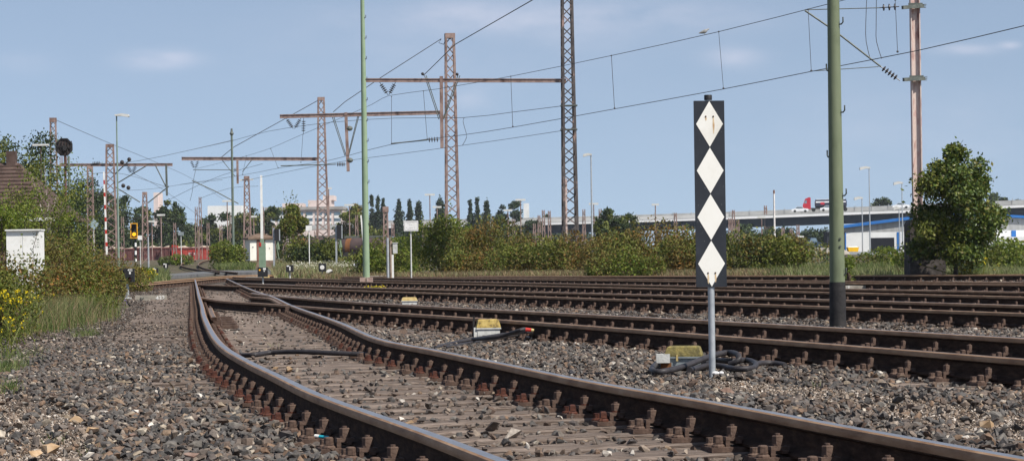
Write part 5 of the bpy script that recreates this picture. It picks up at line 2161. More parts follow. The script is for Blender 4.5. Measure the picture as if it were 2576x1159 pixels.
# rubble heap
p = gpos(2072, 225)
pv, pf = stone_proto(99, 30)
me = np_mesh('rubble_heap', pv * np.array([2.4, 1.5, 1.3]), pf, mat('rubble', [(0.15, 0.13, 0.11), (0.26, 0.23, 0.19), (0.36, 0.32, 0.27)], 1.5, .95, 0, .6))
o = bpy.data.objects.new('rubble_heap', me)
COL.objects.link(o)
o.location = p + Vector((0, 0, .1))
tag(o, 'low heap of grey rubble left of the olive post', 'rubble')
Y = 340
p = gpos(1941, Y)

# ------------------------------------------------------------------ distant blocks
Yb = 560.0
s = mpx(Yb)
g = ground(0, Yb) - .3


def zy(y, x=770, Y=Yb):
    return at(x, y, Y).z


def bx(b, x0, x1, y0, y1, dep, mt=0, Y=Yb, off=0.0, zb=None):
    p, q = at(x0, y0, Y), at(x1, y0, Y)
    zt, zb = at((x0 + x1) / 2, y0, Y).z, (at((x0 + x1) / 2, y1, Y).z if zb is None else zb)
    b.box(((p.x + q.x) / 2, Y + dep / 2 + off, (zt + zb) / 2), (q.x - p.x, dep, zt - zb), mt)


t = thing('office_block', 'long pink and white office block with window bands behind the brown tank wagons', 'building', ((at(760, 560, Yb).x), Yb, g))
b = MB()
bx(b, 668, 862, 527, 0, 14, zb=g)
b.build('wall', M_pinkwall, t)
b = MB()
bx(b, 666, 864, 520, 527.5, 15, off=-.5)
b.build('flat_roof', mat('grey_flat_roof', [(0.24, 0.22, 0.2), (0.32, 0.3, 0.28), (0.38, 0.36, 0.33)], .4, .9), t)
b = MB()
bx(b, 775, 833, 503, 519.8, 10)
b.build('roof_block', M_pinkwall, t)
b = MB()
bx(b, 812, 839, 491, 503, 9, off=.4)
b.build('stair_tower', M_pinkwall, t)
b = MB()
bx(b, 710, 762, 511, 520, 8)
b.build('plant_room', M_pinkwall, t)
for k in range(8):
    x0 = 672 + k * 23.6
    for j, (ya, yb_) in enumerate(((533, 541), (549, 556))):
        b = MB()
        bx(b, x0 + 3.5, x0 + 20, ya, yb_, .3, off=-.12)
        f = b.build('window', M_glass, t)
        b = MB()
        bx(b, x0 + 3.5, x0 + 20, yb_ + .3, yb_ + 7.5, .3, off=-.14)
        b.build('white_spandrel', M_whitewall, t)
b = MB()
bx(b, 700, 860, 566, 577, 8, Y=480, off=0)
tag(b.build('grey_flat_building', mat('grey_metal_roof', [(0.30, 0.30, 0.29), (0.38, 0.38, 0.37), (0.45, 0.45, 0.44)], .4, .8), None, (at(780, 570, 480).x, 480, 1.2)), 'low grey flat building in front of the pink office block', 'building')
b = MB()
bx(b, 522, 607, 517, 0, 14, Y=600, zb=1.2)
tag(b.build('white_block', M_whitewall, None, (at(560, 560, 600).x, 600, 1.2)), 'plain white block rising behind the trees left of the slim green pole', 'building')
b = MB()
bx(b, 386, 397, 484, 0, 5, Y=620, zb=1.2)
bx(b, 396.5, 402, 484, 0, 5, Y=621, off=.3, zb=1.2)
tag(b.build('pale_tower', M_pinkwall, None, (at(392, 560, 620).x, 620, 1.2)), 'tall pale pink tower standing alone above the dark trees', 'tower')
b = MB()
bx(b, 1317, 1331, 511, 0, 6, Y=900, zb=1.2)
tag(b.build('white_tower', M_whitewall, None, (at(1324, 560, 900).x, 900, 1.2)), 'small white tower behind the round dark trees', 'tower')

# ------------------------------------------------------------------ switch machines, cables, litter
def lidbox(label, x, y, wpx, hpx, lid, rz=0.0, lever=False, body=None, dirty=False, group='yellow lidded trackside boxes'):
    p = gp(x, y)
    s = mpx(p.y)
    t = thing('trackside_box', label, 'trackside box', p, 0, group)
    M = Matrix.Rotation(rz, 3, 'Z')
    w_, h_ = wpx * s, hpx * s
    b = MB()
    b.box(p + Vector((0, 0, h_ * .26)), (w_ * .94, w_ * .6, h_ * .42), 0, M)
    b.box(p + Vector((0, 0, h_ * .50)), (w_ * 1.04, w_ * .7, h_ * .07), 0, M)
    b.build('box_body', body or M_grey_box, t)
    b = MB()
    a, z0, z1 = w_ / 2, h_ * .54, h_
    vs = []
    for f, z in ((1, z0), (1.0, z0 + h_ * .08), (.86, z1 - h_ * .05), (.74, z1)):
        vs += [p + M @ Vector((sx * a * f, sy * a * .66 * f, z)) for sx, sy in ((-1, -1), (1, -1), (1, 1), (-1, 1))]
    fs = []
    for i in range(3):
        for k in range(4):
            fs.append((i * 4 + k, i * 4 + (k + 1) % 4, i * 4 + 4 + (k + 1) % 4, i * 4 + 4 + k))
    fs += [(3, 2, 1, 0), (12, 13, 14, 15)]
    b.add(vs, fs)
    b.build('yellow_lid', lid, t)
    return t, p, s, M


# the near box with the coiled hose
t, p, s, M = lidbox('mossy yellow-lidded grey box beside the diamond marker, ringed by black hose', 1721, 925, 92, 56, M_yellow_dirty, R(-10))
b = MB()
b.box(p + M @ Vector((-50 * s, -26 * s, 26 * s)), (34 * s, 26 * s, 22 * s), 0, M @ Matrix.Rotation(R(8), 3, 'Z'))
b.build('side_plate', M_greyl, t)
b = MB()
b.box(p + M @ Vector((-14 * s, -31.5 * s, 27 * s)), (5 * s, 3 * s, 16 * s), 0, M)
b.build('latch', M_yellow, t)
b = MB()
b.box(p + M @ Vector((-42 * s, -26 * s, 7 * s)), (26 * s, 6 * s, 16 * s), 0, M)
b.build('rusty_foot', M_tankrust, t)


def hose(label, pts, r, name='cable_hose', mt=None):
    c = catmull(pts, .05)
    b = MB()
    b.tube([tuple(q) for q in c], r, 10)
    o = b.build(name, mt or M_cable, None, tuple(c[0]), smooth=60)
    return tag(o, label, 'hose')


def hp3(x, y, z):
    q = gp(x, y, 0)
    return (q.x, q.y, z)


c0 = gp(1800, 930)
hz = .035


def around(px_list):
    out = []
    for x, y, z in px_list:
        a, b_ = ray(x, y)
        Y = (H - z) / b_
        out.append((a * Y, Y, z))
    return out


hose('thick black hose lying in a loop around the mossy yellow box by the marker', around([(1692, 893, .04), (1655, 912, .03), (1640, 930, .03), (1665, 934, .03), (1720, 921, .05), (1780, 898, .09), (1830, 886, .11), (1858, 893, .10), (1855, 908, .06), (1835, 915, .04)]), .021)
hose('second black hose coil on the ballast just behind the marker pole', around([(1735, 930, .03), (1790, 918, .03), (1850, 927, .03), (1893, 925, .03), (1900, 913, .04), (1875, 905, .05), (1840, 908, .05), (1800, 905, .05), (1770, 912, .04)]), .021)
hose('black hose end lying in the stones right of the coils by the marker', around([(1890, 918, .03), (1920, 912, .035), (1950, 913, .03), (1975, 918, .02)]), .02)
# the second box with cables
t, p, s, M = lidbox('dirty yellow-lidded box on grey plates, in the stones right of the near track', 1228, 848, 60, 46, mat('stained_yellow_lid', [(0.10, 0.075, 0.04), (0.34, 0.24, 0.065), (0.46, 0.34, 0.11)], 14, .7, 0, .1, pos=[.38, .46, .6]), R(6), body=M_greyl)
b = MB()
b.box(p + Vector((-26 * s, -16 * s, 14 * s)), (20 * s, 6 * s, 24 * s), 0, Matrix.Rotation(R(12), 3, 'Z'))
b.build('side_plate', M_greyl, t)
b = MB()
b.bar(p + Vector((-38 * s, 0, 0)), p + Vector((-35 * s, 0, 54 * s)), 5 * s, 4 * s, 0, (0, 1, 0))
b.build('black_stake', M_tar, t)
hose('upper black cable with a red and yellow cut end by the dirty yellow box', around([(1190, 852, .06), (1225, 850, .08), (1270, 842, .11), (1310, 829, .16), (1322, 827, .165)]), .018)
b = MB()
q = Vector(around([(1322, 828, .165)])[0])
b.tube([q, q + Vector((.05, 0, -.005))], [.019, .017], 10, 0)
b.tube([q + Vector((.051, 0, -.005)), q + Vector((.075, 0, -.01))], [.016, .013], 10, 1)
tag(b.build('cable_end', [M_red, M_yellow], None, q), 'red and yellow end of the black cable by the dirty yellow box', 'cable end')
hose('lower black cable running from the near rail towards the dirty yellow box', around([(1095, 874, .02), (1150, 860, .03), (1200, 851, .05), (1270, 840, .06), (1330, 834, .10), (1338, 842, .03)]), .018)
hose('third black cable lying flat in the stones by the dirty yellow box', around([(1120, 873, .02), (1190, 861, .03), (1250, 850, .04), (1300, 843, .03), (1335, 850, .02)]), .016)
hose('black cable lying across the sleepers between the near rails', around([(605, 893, .02), (640, 892, .03), (680, 886, .04), (760, 884, .05), (850, 888, .04), (940, 890, .03), (1010, 886, .02)]), .021)
lidbox('clean yellow-lidded box on a white slab between the second and third tracks', 1030, 766, 40, 19, M_yellow, R(4), body=M_greyl)
lidbox('small yellow-lidded box on pale plates beside a second yellow knob', 817, 742, 24, 13, M_yellow, 0, body=M_greyl)
lidbox('small yellow-lidded box at the foot of the two-lamp dwarf signal', 668, 706, 20, 13, M_yellow, 0, body=M_greyl)
lidbox('tiny yellow box left of the pale green post', 909, 704, 13, 6, M_yellow, 0, body=M_conc)
lidbox('yellow box in the weeds left of the concrete block', 2164, 706, 18, 8, M_skip, 0, body=M_conc)
b = MB()
p = gp(830, 742)
b.lathe(p + Vector((0, 0, 0)), [(5 * mpx(p.y), 0), (6 * mpx(p.y), 5 * mpx(p.y)), (4 * mpx(p.y), 11 * mpx(p.y))], 12)
tag(b.build('yellow_knob', M_yellow, None, p), 'round yellow knob with red side next to a small yellow box', 'marker')
# concrete slabs by the dwarf signals
for x, y, w_, h_, lab in ((643, 704, 52, 9, 'grey concrete slab beside the two-lamp dwarf signal'), (745, 692, 32, 7, 'grey concrete slab at the foot of the white bar lantern'), (395, 698, 68, 9, 'long concrete slab left of the crossing under the thin grey pole'), (945, 702, 50, 9, 'low concrete slab right of the pale green post'), (1590, 740, 42, 6, 'small grey concrete lump between the second and third tracks')):
    p = gp(x, y)
    s = mpx(p.y)
    b = MB()
    b.box((p.x, p.y + .3, h_ * s * .5), (w_ * s, .6, h_ * s))
    tag(b.build('concrete_slab', M_conc, None, p), lab, 'concrete slab')
# litter
p = gp(803, 1101, .02)
b = MB()
b.tube([p + Vector((-.02, .01, .01)), p + Vector((.0, 0, .008))], .008, 8, 1)
b.tube([p + Vector((.0, 0, .008)), p + Vector((.045, -.02, .004))], .007, 8, 0)
tag(b.build('cigarette_lighter', [M_cyan, M_white], None, p), 'small cyan cigarette lighter lying beside the left near rail', 'lighter')
b = MB()
p = gp(1240, 728, .0)
b.ball(p + Vector((0, 0, .05)), .12, 8, 0, (1.6, 1, .5))
tag(b.build('paper_scrap', M_paper, None, p), 'white scrap of paper lying between two tracks behind the yellow box', 'litter')
p = gp(1800, 945, .0)
b = MB()
b.ball(p + Vector((0, 0, .02)), .016, 7, 0, (1.7, 1, .8))
b.ball(p + Vector((.04, .02, .02)), .014, 6, 0, (1.3, 1, .8))
tag(b.build('paper_scrap', M_paper, None, p), 'crumpled white paper at the foot of the diamond marker pole', 'litter')
# ------------------------------------------------------------------ vegetation
L_green = island_mat('leaf_mid_green', [(0.048, 0.066, 0.011), (0.096, 0.120, 0.018), (0.145, 0.168, 0.028), (0.22, 0.21, 0.045), (0.08, 0.10, 0.016)], None, .55, .25)
L_bright = island_mat('leaf_fresh_green', [(0.055, 0.088, 0.010), (0.105, 0.155, 0.016), (0.16, 0.205, 0.026), (0.25, 0.27, 0.05)], None, .55, .35)
L_olive = island_mat('leaf_olive_brown', [(0.07, 0.066, 0.015), (0.125, 0.112, 0.024), (0.19, 0.155, 0.04), (0.18, 0.11, 0.03), (0.105, 0.105, 0.024)], None, .6, .25)
L_rust = island_mat('leaf_rust_orange', [(0.075, 0.068, 0.015), (0.12, 0.088, 0.02), (0.17, 0.10, 0.022), (0.24, 0.12, 0.026), (0.09, 0.08, 0.02)], None, .6, .2)
L_dark = island_mat('leaf_dark_green', [(0.018, 0.032, 0.010), (0.032, 0.052, 0.015), (0.052, 0.078, 0.021), (0.075, 0.10, 0.03)], None, .5, .18)
L_poplar = island_mat('leaf_poplar', [(0.022, 0.038, 0.018), (0.036, 0.056, 0.026), (0.055, 0.08, 0.036)], None, .55, .15)
L_maple = island_mat('leaf_maple', [(0.028, 0.052, 0.009), (0.06, 0.098, 0.015), (0.105, 0.148, 0.023), (0.17, 0.205, 0.04), (0.17, 0.15, 0.035)], [0, .3, .6, .85, .97], .45, .2, spec=.4)
L_straw = island_mat('dry_straw', [(0.16, 0.11, 0.06), (0.27, 0.20, 0.11), (0.20, 0.12, 0.075), (0.36, 0.28, 0.16), (0.13, 0.10, 0.04)], None, .8, .2)
L_grass = island_mat('grass_blades', [(0.05, 0.085, 0.018), (0.09, 0.13, 0.03), (0.15, 0.18, 0.06), (0.24, 0.22, 0.10)], None, .6, .25)
L_meadow = island_mat('meadow_blades', [(0.09, 0.13, 0.03), (0.15, 0.19, 0.055), (0.23, 0.25, 0.10), (0.34, 0.33, 0.18), (0.13, 0.14, 0.05)], None, .7, .3)
F_yellow = island_mat('yellow_petals', [(0.62, 0.46, 0.01), (0.75, 0.60, 0.02)], None, .6, .2)
F_lilac = island_mat('lilac_blossom', [(0.20, 0.13, 0.34), (0.34, 0.25, 0.48), (0.44, 0.36, 0.55)], None, .7, .2)
F_white = island_mat('white_blossom', [(0.55, 0.52, 0.38), (0.68, 0.66, 0.54)], None, .7, .2)


def blob_points(n, cx_, cy_, z0, w, d, h, lumps, seed, shell=.72, flat=.22):
    r = np.random.default_rng(seed)
    k = lumps
    lx = r.uniform(-.5, .5, k) * w * .78
    ly = r.uniform(-.5, .5, k) * d * .7
    edge = np.clip(1 - (np.abs(lx) / (w * .5)) ** 2, .15, 1)
    hz = h * (.45 + .55 * r.uniform(.5, 1, k) * edge ** .5)
    lx[0], ly[0], hz[0] = 0, 0, h
    rad = np.minimum(r.uniform(.17, .34, k) * min(w, 2.2 * h), hz * .62)
    lz = np.maximum(hz - rad, rad * .5)
    # each lump fills down to the ground
    which = r.integers(0, k, n)
    u = r.normal(size=(n, 3))
    u /= np.linalg.norm(u, axis=1)[:, None]
    rr = rad[which] * (shell + (1.08 - shell) * r.uniform(0, 1, n) ** .6)
    p = u * rr[:, None]
    low = r.uniform(0, 1, n) < flat
    zz = lz[which] + p[:, 2]
    zz = np.where(low, r.uniform(0, 1, n) * lz[which], zz)
    P = np.stack([cx_ + lx[which] + p[:, 0], cy_ + ly[which] + p[:, 1], z0 + np.maximum(zz, .02)], 1)
    return P, (lx + cx_, ly + cy_, lz + z0)


def bush(label, x, ybase, w, d, h, n, leaf, mats, weights=None, seed=1, lumps=10, name='shrub', cat='shrub', group='shrubs', Y=None, berries=0, sprigs=0, sprig_h=.4, slim=1.0):
    if Y is None:
        p = gp(x, ybase)
    else:
        p = gpos(x, Y)
    t = thing(name, label, cat, p, 0, group)
    if Y is None and p.y > 85:
        h, n = h * 1.22, int(n * 1.2)
    P, L = blob_points(n, p.x, p.y, p.z, w, d, h, lumps, seed)
    r = np.random.default_rng(seed + 100)
    # clumpy mix of leaf kinds
    mi = None
    if len(mats) > 1:
        f = np.sin(P[:, 0] * 2.1 / max(.5, w / 4) + seed) + np.sin(P[:, 2] * 3.3 + P[:, 1] * 1.7 + seed * 2) + r.normal(0, .8, n)
        q = np.quantile(f, np.cumsum(weights)[:-1] / sum(weights))
        mi = np.searchsorted(q, f).astype(np.int32)
    if sprigs:
        ns = sprigs * 16
        k = r.integers(0, lumps, sprigs)
        sx, sy, sz = L[0][k] + r.normal(0, w * .06, sprigs), L[1][k], L[2][k]
        lean = r.normal(0, .25, (sprigs, 2))
        tt = np.tile(np.linspace(.0, 1, 16), sprigs)
        kk = np.repeat(np.arange(sprigs), 16)
        hh = r.uniform(.5, 1, sprigs) * (sprig_h + h * .35)
        Q = np.stack([sx[kk] + lean[kk, 0] * hh[kk] * tt + r.normal(0, leaf * .35, ns), sy[kk] + lean[kk, 1] * hh[kk] * tt, sz[kk] + hh[kk] * tt], 1)
        P = np.concatenate([P, Q])
        if mi is not None:
            mi = np.concatenate([mi, np.full(ns, 0, np.int32)])
    size = leaf * (1.22 if p.y > 85 else 1.1) * r.uniform(.5, 1.4, len(P))
    leaf_object('foliage', P, size, mats, mi, t, p, None, slim)
    b = MB()
    for i in range(min(lumps, 8)):
        e = Vector((L[0][i], L[1][i], L[2][i]))
        m_ = p.lerp(e, .5) + Vector((rnd.uniform(-.1, .1) * w * .2, 0, .05))
        b.tube([p + Vector((rnd.uniform(-.1, .1), 0, -.05)), m_, e], [.03 + .008 * h, .02 + .004 * h, .008], 5)
    b.build('stems', M_twig, t)
    if berries:
        j = r.integers(0, len(P), berries)
        Q = P[j] + r.normal(0, leaf * .4, (berries, 3))
        bo = leaf_object('berries', Q, np.full(berries, leaf * .55) * r.uniform(.7, 1.4, berries), [island_mat('orange_berries', [(0.30, 0.06, 0.01), (0.42, 0.10, 0.015), (0.25, 0.09, 0.02)], None, .5)], None, t, p)
        bo['kind'] = 'stuff'
    return t


# --- the row of bushes behind the tracks
mx = [L_green, L_olive, L_rust, L_bright]
bush('low green bush between the brown stake and the white lettered board', 1010, 693, 2.6, 2.2, 1.6, 5200, .085, [L_bright, L_green, L_olive], [.4, .4, .2], 3, 9, sprigs=10)
bush('tall rounded bright green bush below the mast with the flat top', 1118, 694, 3.4, 3.0, 2.36, 9500, .095, [L_bright, L_green], [.65, .35], 4, 14, sprigs=8)
bush('olive brown bush with loose twigs right of the tall bright green one', 1240, 694, 3.6, 2.8, 2.24, 9000, .085, [L_green, L_olive, L_rust], [.35, .4, .25], 5, 13, sprigs=40, sprig_h=.3)
bush('low dark bramble in front of the tall green bush', 1170, 697, 2.8, 1.6, 1.1, 4200, .09, [L_green, L_rust, L_olive], [.45, .3, .25], 6, 9, sprigs=8)
bush('wide bramble hump with yellow-green tips, left of the tallest mast', 1345, 695, 3.6, 2.6, 1.5, 7500, .09, [L_green, L_bright, L_olive], [.4, .3, .3], 7, 12, sprigs=14)
bush('bramble hump directly below the tallest mast', 1440, 694, 3.8, 2.8, 1.58, 8500, .09, [L_green, L_olive, L_rust], [.45, .3, .25], 8, 13, sprigs=18)
bush('rust-tinged bramble below the tall hooded lamp', 1525, 694, 3.2, 2.6, 1.42, 6800, .085, [L_olive, L_rust, L_green], [.35, .35, .3], 9, 12, sprigs=14)
bush('large reddish rose bush full of orange hips, left of the diamond marker', 1640, 694, 4.6, 3.2, 1.90, 12500, .085, [L_green, L_olive, L_rust], [.4, .3, .3], 10, 17, berries=420, sprigs=40, sprig_h=.1)
bush('low green bramble at the foot of the rose bush', 1575, 697, 3.0, 1.6, .95, 4200, .085, [L_bright, L_green, L_olive], [.4, .35, .25], 11, 9)
bush('dark green shrub close behind the diamond marker', 1735, 694, 2.6, 2.2, 1.36, 5600, .085, [L_green, L_olive, L_rust], [.5, .3, .2], 12, 10, berries=120, sprigs=14)
bush('green shrub just right of the diamond marker', 1855, 692, 2.4, 2.0, 1.45, 5200, .085, [L_green, L_dark, L_olive], [.5, .25, .25], 13, 10, sprigs=18, sprig_h=.4)
bush('green shrub behind the white and red pole', 1925, 690, 1.6, 1.6, 1.3, 3200, .085, [L_green, L_olive], [.6, .4], 14, 7, sprigs=8)
bush('bushy green shrub right of the white and red pole', 1985, 690, 2.2, 1.8, 1.3, 4600, .085, [L_green, L_bright, L_olive], [.5, .25, .25], 15, 9, sprigs=10)
bush('small light green weed bush at the foot of the olive post', 2135, 706, .55, .5, .75, 800, .06, [L_bright], None, 16, 5, Y=66)
# tree in front of the pink mast's block
def tree(label, x, ybase, Y, w, h, trunk_h, n, leaf, mats, weights=None, seed=1, lumps=16, name='tree', cat='tree', group=None, z0=None, shape='round', trunk_r=None, bark=None, lean=0.0, slim=1.0):
    p = gpos(x, Y)
    t = thing(name, label, cat, p, 0, group)
    r = np.random.default_rng(seed)
    zc0 = trunk_h
    ch = h - trunk_h
    k = lumps
    v = r.uniform(0, 1, k)
    if shape == 'poplar':
        wid = w * .5 * np.minimum(1, np.minimum(v * 5 + .35, (1.02 - v) * 2.2)) * .55
    elif shape == 'egg':
        wid = w * .5 * np.sqrt(np.clip(1 - ((v - .33) / .69) ** 2, .03, 1)) * .92 * (1 - .5 * np.maximum(0, v - .55) / .45)
    else:
        wid = w * .5 * np.sqrt(np.clip(1 - ((v - .48) / .56) ** 2, .05, 1)) * .78
    if shape == 'round' and Y > 120:
        v = np.concatenate([v[:k // 3] * .45, v[k // 3:]])
        wid = w * .5 * np.sqrt(np.clip(1 - ((v - .36) / .68) ** 2, .22, 1)) * .92
    a = r.uniform(0, 2 * np.pi, k)
    rr = np.sqrt(r.uniform(0, 1, k)) * wid
    lx, ly, lz = p.x + rr * np.cos(a) + lean * v, p.y + rr * np.sin(a), p.z + zc0 + v * ch
    rad = (.24 if shape != 'poplar' else .36) * w * r.uniform(.45, 1.0, k) * np.where(v > .8, .65, 1)
    if shape == 'egg':
        rad *= .72
    lz = np.minimum(lz, p.z + h - rad * .8)
    which = r.choice(k, n, p=rad ** 2 / np.sum(rad ** 2))
    u = r.normal(size=(n, 3))
    u /= np.linalg.norm(u, axis=1)[:, None]
    q = rad[which] * (.35 + .85 * r.uniform(0, 1, n) ** .7) * (1 + .22 * r.normal(size=n))
    sz = 1.9 if shape == 'poplar' else .85
    P = np.stack([lx[which] + u[:, 0] * q, ly[which] + u[:, 1] * q, lz[which] + u[:, 2] * q * sz], 1)
    mi = None
    if len(mats) > 1:
        mi = r.choice(len(mats), k, p=np.array(weights) / sum(weights))[which].astype(np.int32)
    leaf_object('crown', P, leaf * r.uniform(.6, 1.4, n), mats, mi, t, p, None, slim)
    b = MB()
    tr = trunk_r or max(.05, .018 * h)
    top = p + Vector((lean * .5, 0, zc0 + ch * .55))
    b.tube([p + Vector((0, 0, -.1)), p.lerp(top, .5) + Vector((rnd.uniform(-.05, .05) * w, 0, 0)), top], [tr, tr * .75, tr * .3], 8)
    for i in range(min(k, 9)):
        s_ = p.lerp(top, .35 + .05 * i)
        b.tube([s_, Vector((lx[i], ly[i], lz[i]))], [tr * .4, tr * .12], 5)
    b.build('trunk', bark or M_bark, t)
    return t


tree('round-headed leafy tree standing in front of the pink mast at right', 2404, 680, 69.6, 2.5, 3.70, .68, 27000, .11, [L_maple, L_green], [.75, .25], 21, 70, trunk_r=.065, shape='egg')
tree('slender birch with pale stem and airy leaves in front of the left tree mass', 125, 600, 68, 2.3, 3.75, .9, 5200, .065, [L_green, L_bright], [.6, .4], 22, 30, bark=M_birch, trunk_r=.035)
tree('second airy birch sapling in front of the tiled roof', 62, 600, 66, 1.9, 2.75, .6, 4200, .065, [L_green, L_bright], [.5, .5], 23, 18, bark=M_birch, trunk_r=.025)
tree('leafy sapling right of the slender birch', 180, 600, 72, 1.7, 3.0, .7, 2600, .07, [L_green, L_dark], [.6, .4], 24, 20, trunk_r=.03)
# trees at left behind the house
tree('broad dark tree crown behind the tiled roof', 82, 600, 140, 6.0, 8.1, .3, 26000, .16, [L_dark, L_green], [.6, .4], 25, 60, group='trees behind the yard')
tree('dark tree mass between the octagonal board and the short mast', 205, 600, 240, 6.0, 8.0, .3, 14000, .24, [L_dark], None, 26, 55, group='trees behind the yard')
tree('dark tree at the edge of the tiled roof', 14, 600, 150, 5.6, 8.3, .3, 20000, .16, [L_dark, L_green], [.6, .4], 27, 46, group='trees behind the yard')
TR = [(255, 483, 62, 430, 'dark tree behind the left lattice mast'), (310, 492, 66, 440, 'dark tree behind the yellow framed signal'), (362, 520, 46, 450, 'low dark tree left of the pale tower'), (432, 503, 60, 440, 'tall dark tree right of the pale tower'), (475, 565, 50, 460, 'low dark tree left of the small mast pair'), (530, 540, 56, 460, 'dark tree left in front of the white block'), (580, 535, 60, 460, 'dark tree right in front of the white block'), (640, 522, 60, 440, 'rounded dark tree behind the lamp-headed mast'), (684, 520, 40, 440, 'rounded dark tree touching the pink office block'), (895, 516, 62, 430, 'olive tree behind the T-lamp right of the pink block'), (935, 555, 50, 430, 'low olive tree behind the pale green post')]
for i, (x, yt, w_, Y, lab) in enumerate(TR):
    h = at(x, yt, Y).z - gpos(x, Y).z
    tree(lab, x, 600, Y, w_ * mpx(Y) * 1.55, h, h * .02, 11000, .0011 * Y, [L_dark, L_green] if i < 9 else [L_green, L_olive], [.75, .25], 30 + i, 46, group='trees behind the yard')
tree('small fir-like tree in front of the pink office block', 742, 600, 420, 22 * mpx(420), at(742, 545, 420).z - 1.2, .2, 2500, .4, [L_dark], None, 50, 26, group='trees behind the yard')
PO = [(938, 495, 15, 'slim poplar, left of three close together behind the pale green post'), (953, 497, 15, 'slim poplar, middle of three close together behind the pale green post'), (967, 496, 14, 'slim poplar with a rod on top beside the twin-post mast'), (1006, 507, 21, 'stout poplar standing alone left of the white lettered board'), (1033, 508, 17, 'narrow poplar right above the white lettered board'), (1055, 511, 24, 'broad poplar right of the white lettered board'), (1110, 504, 30, 'blunt broad poplar partly behind the mast rising from the bush'), (1185, 505, 15, 'narrow poplar right of the mast rising from the bush'), (1203, 501, 17, 'middle poplar of three right of the mast rising from the bush'), (1226, 507, 22, 'broad poplar nearest to the round dark trees')]
for i, (x, yt, w_, lab) in enumerate(PO):
    Y = 620.0
    h = at(x, yt, Y).z - gpos(x, Y).z
    tree(lab, x, 600, Y, w_ * mpx(Y) * 1.25, h, h * .02, 4200, .60, [L_poplar], None, 60 + i, 44, 'poplar', 'poplar', 'poplars on the skyline', shape='poplar')
TR2 = [(1262, 513, 42, 640, 'round dark tree beside the last poplar'), (1296, 507, 48, 640, 'largest round dark tree, in front of the small white tower'), (1345, 540, 34, 640, 'low round tree above the left part of the viaduct'), (1378, 541, 26, 760, 'pale green hump of a tree behind the viaduct mast group'), (1530, 526, 50, 300, 'dark tree clump in front of the viaduct right of the hooded lamp'), (1580, 536, 52, 310, 'lower dark tree beside the clump in front of the viaduct'), (1508, 552, 30, 290, 'small dark tree at the left foot of the clump'), (1762, 528, 16, 800, 'small dark tree tip above the viaduct beside the marker'), (2218, 499, 56, 700, 'dark wood edge above the viaduct right of the olive post'), (2490, 484, 50, 640, 'dark tree crown above the viaduct, right of the round tree'), (2530, 495, 50, 650, 'green tree crown above the viaduct near the right edge'), (2565, 503, 30, 660, 'small tree above the viaduct at the right edge'), (1880, 566, 70, 480, 'dark trees under the viaduct right of the marker'), (1960, 575, 70, 470, 'dark tree under the viaduct behind the white and red pole'), (2050, 577, 80, 440, 'green tree under the viaduct left of the olive post'), (1812, 580, 60, 460, 'dark tree under the viaduct behind the marker')]
for i, (x, yt, w_, Y, lab) in enumerate(TR2):
    h = at(x, yt, Y).z - gpos(x, Y).z
    tree(lab, x, 600, Y, w_ * mpx(Y) * 1.35, h, h * .03, 7000, .0011 * Y, [L_dark, L_poplar] if Y > 350 else [L_dark, L_green], [.6, .4], 80 + i, 42, group='trees around the viaduct')
# bushes around hut and grass bank
bush('bushy green shrub left of the hut, in front of the maroon wagon', 566, 676, 2.5, 2.2, 2.0, 4800, .13, [L_bright, L_green], [.6, .4], 101, 10, Y=176)
bush('tall narrow green shrub right of the hut and the light signal', 736, 676, 1.9, 2.0, 4.4, 6500, .13, [L_green, L_olive, L_bright], [.5, .25, .25], 102, 12, Y=172, sprigs=16)
bush('dark shrub in front of the left tank wagon', 775, 664, 3.0, 2.0, 2.3, 5200, .13, [L_green, L_dark], [.5, .5], 103, 10, Y=170)
bush('shrub between the pinkish mast legs and the second light signal', 825, 664, 2.4, 2.0, 2.1, 4200, .12, [L_green, L_dark], [.6, .4], 104, 9, Y=170)
bush('low shrub under the banded tank wagon', 890, 656, 2.4, 1.6, 1.0, 2600, .12, [L_green, L_olive], [.6, .4], 105, 8, Y=165)
bush('green shrub right of the pale green post, below the tank', 960, 690, 2.2, 2.0, 1.8, 4200, .09, [L_green, L_bright], [.5, .5], 106, 9, Y=108)
bush('green hedge-like shrub behind the round tree', 2440, 672, 5.6, 2.4, 1.5, 7000, .11, [L_green, L_bright], [.5, .5], 107, 14, Y=88)
bush('green shrub at the right edge below the warehouse', 2545, 672, 2.6, 2.4, 1.25, 4200, .10, [L_bright, L_green], [.5, .5], 108, 10, Y=84)
bush('sprawling green weeds in front of the guard rail', 2225, 660, 3.2, 2.0, 1.1, 3600, .10, [L_bright, L_green, L_olive], [.4, .4, .2], 109, 10, Y=120)
bush('low bush left of the red wagon with yellow flowers', 445, 656, 3.4, 2.0, .9, 2600, .12, [L_bright, L_grass], [.6, .4], 110, 9, Y=205)
bush('low weed bush under the yellow framed signal', 345, 672, 2.0, 1.6, .7, 2000, .09, [L_bright, L_olive], [.6, .4], 111, 7, Y=104)

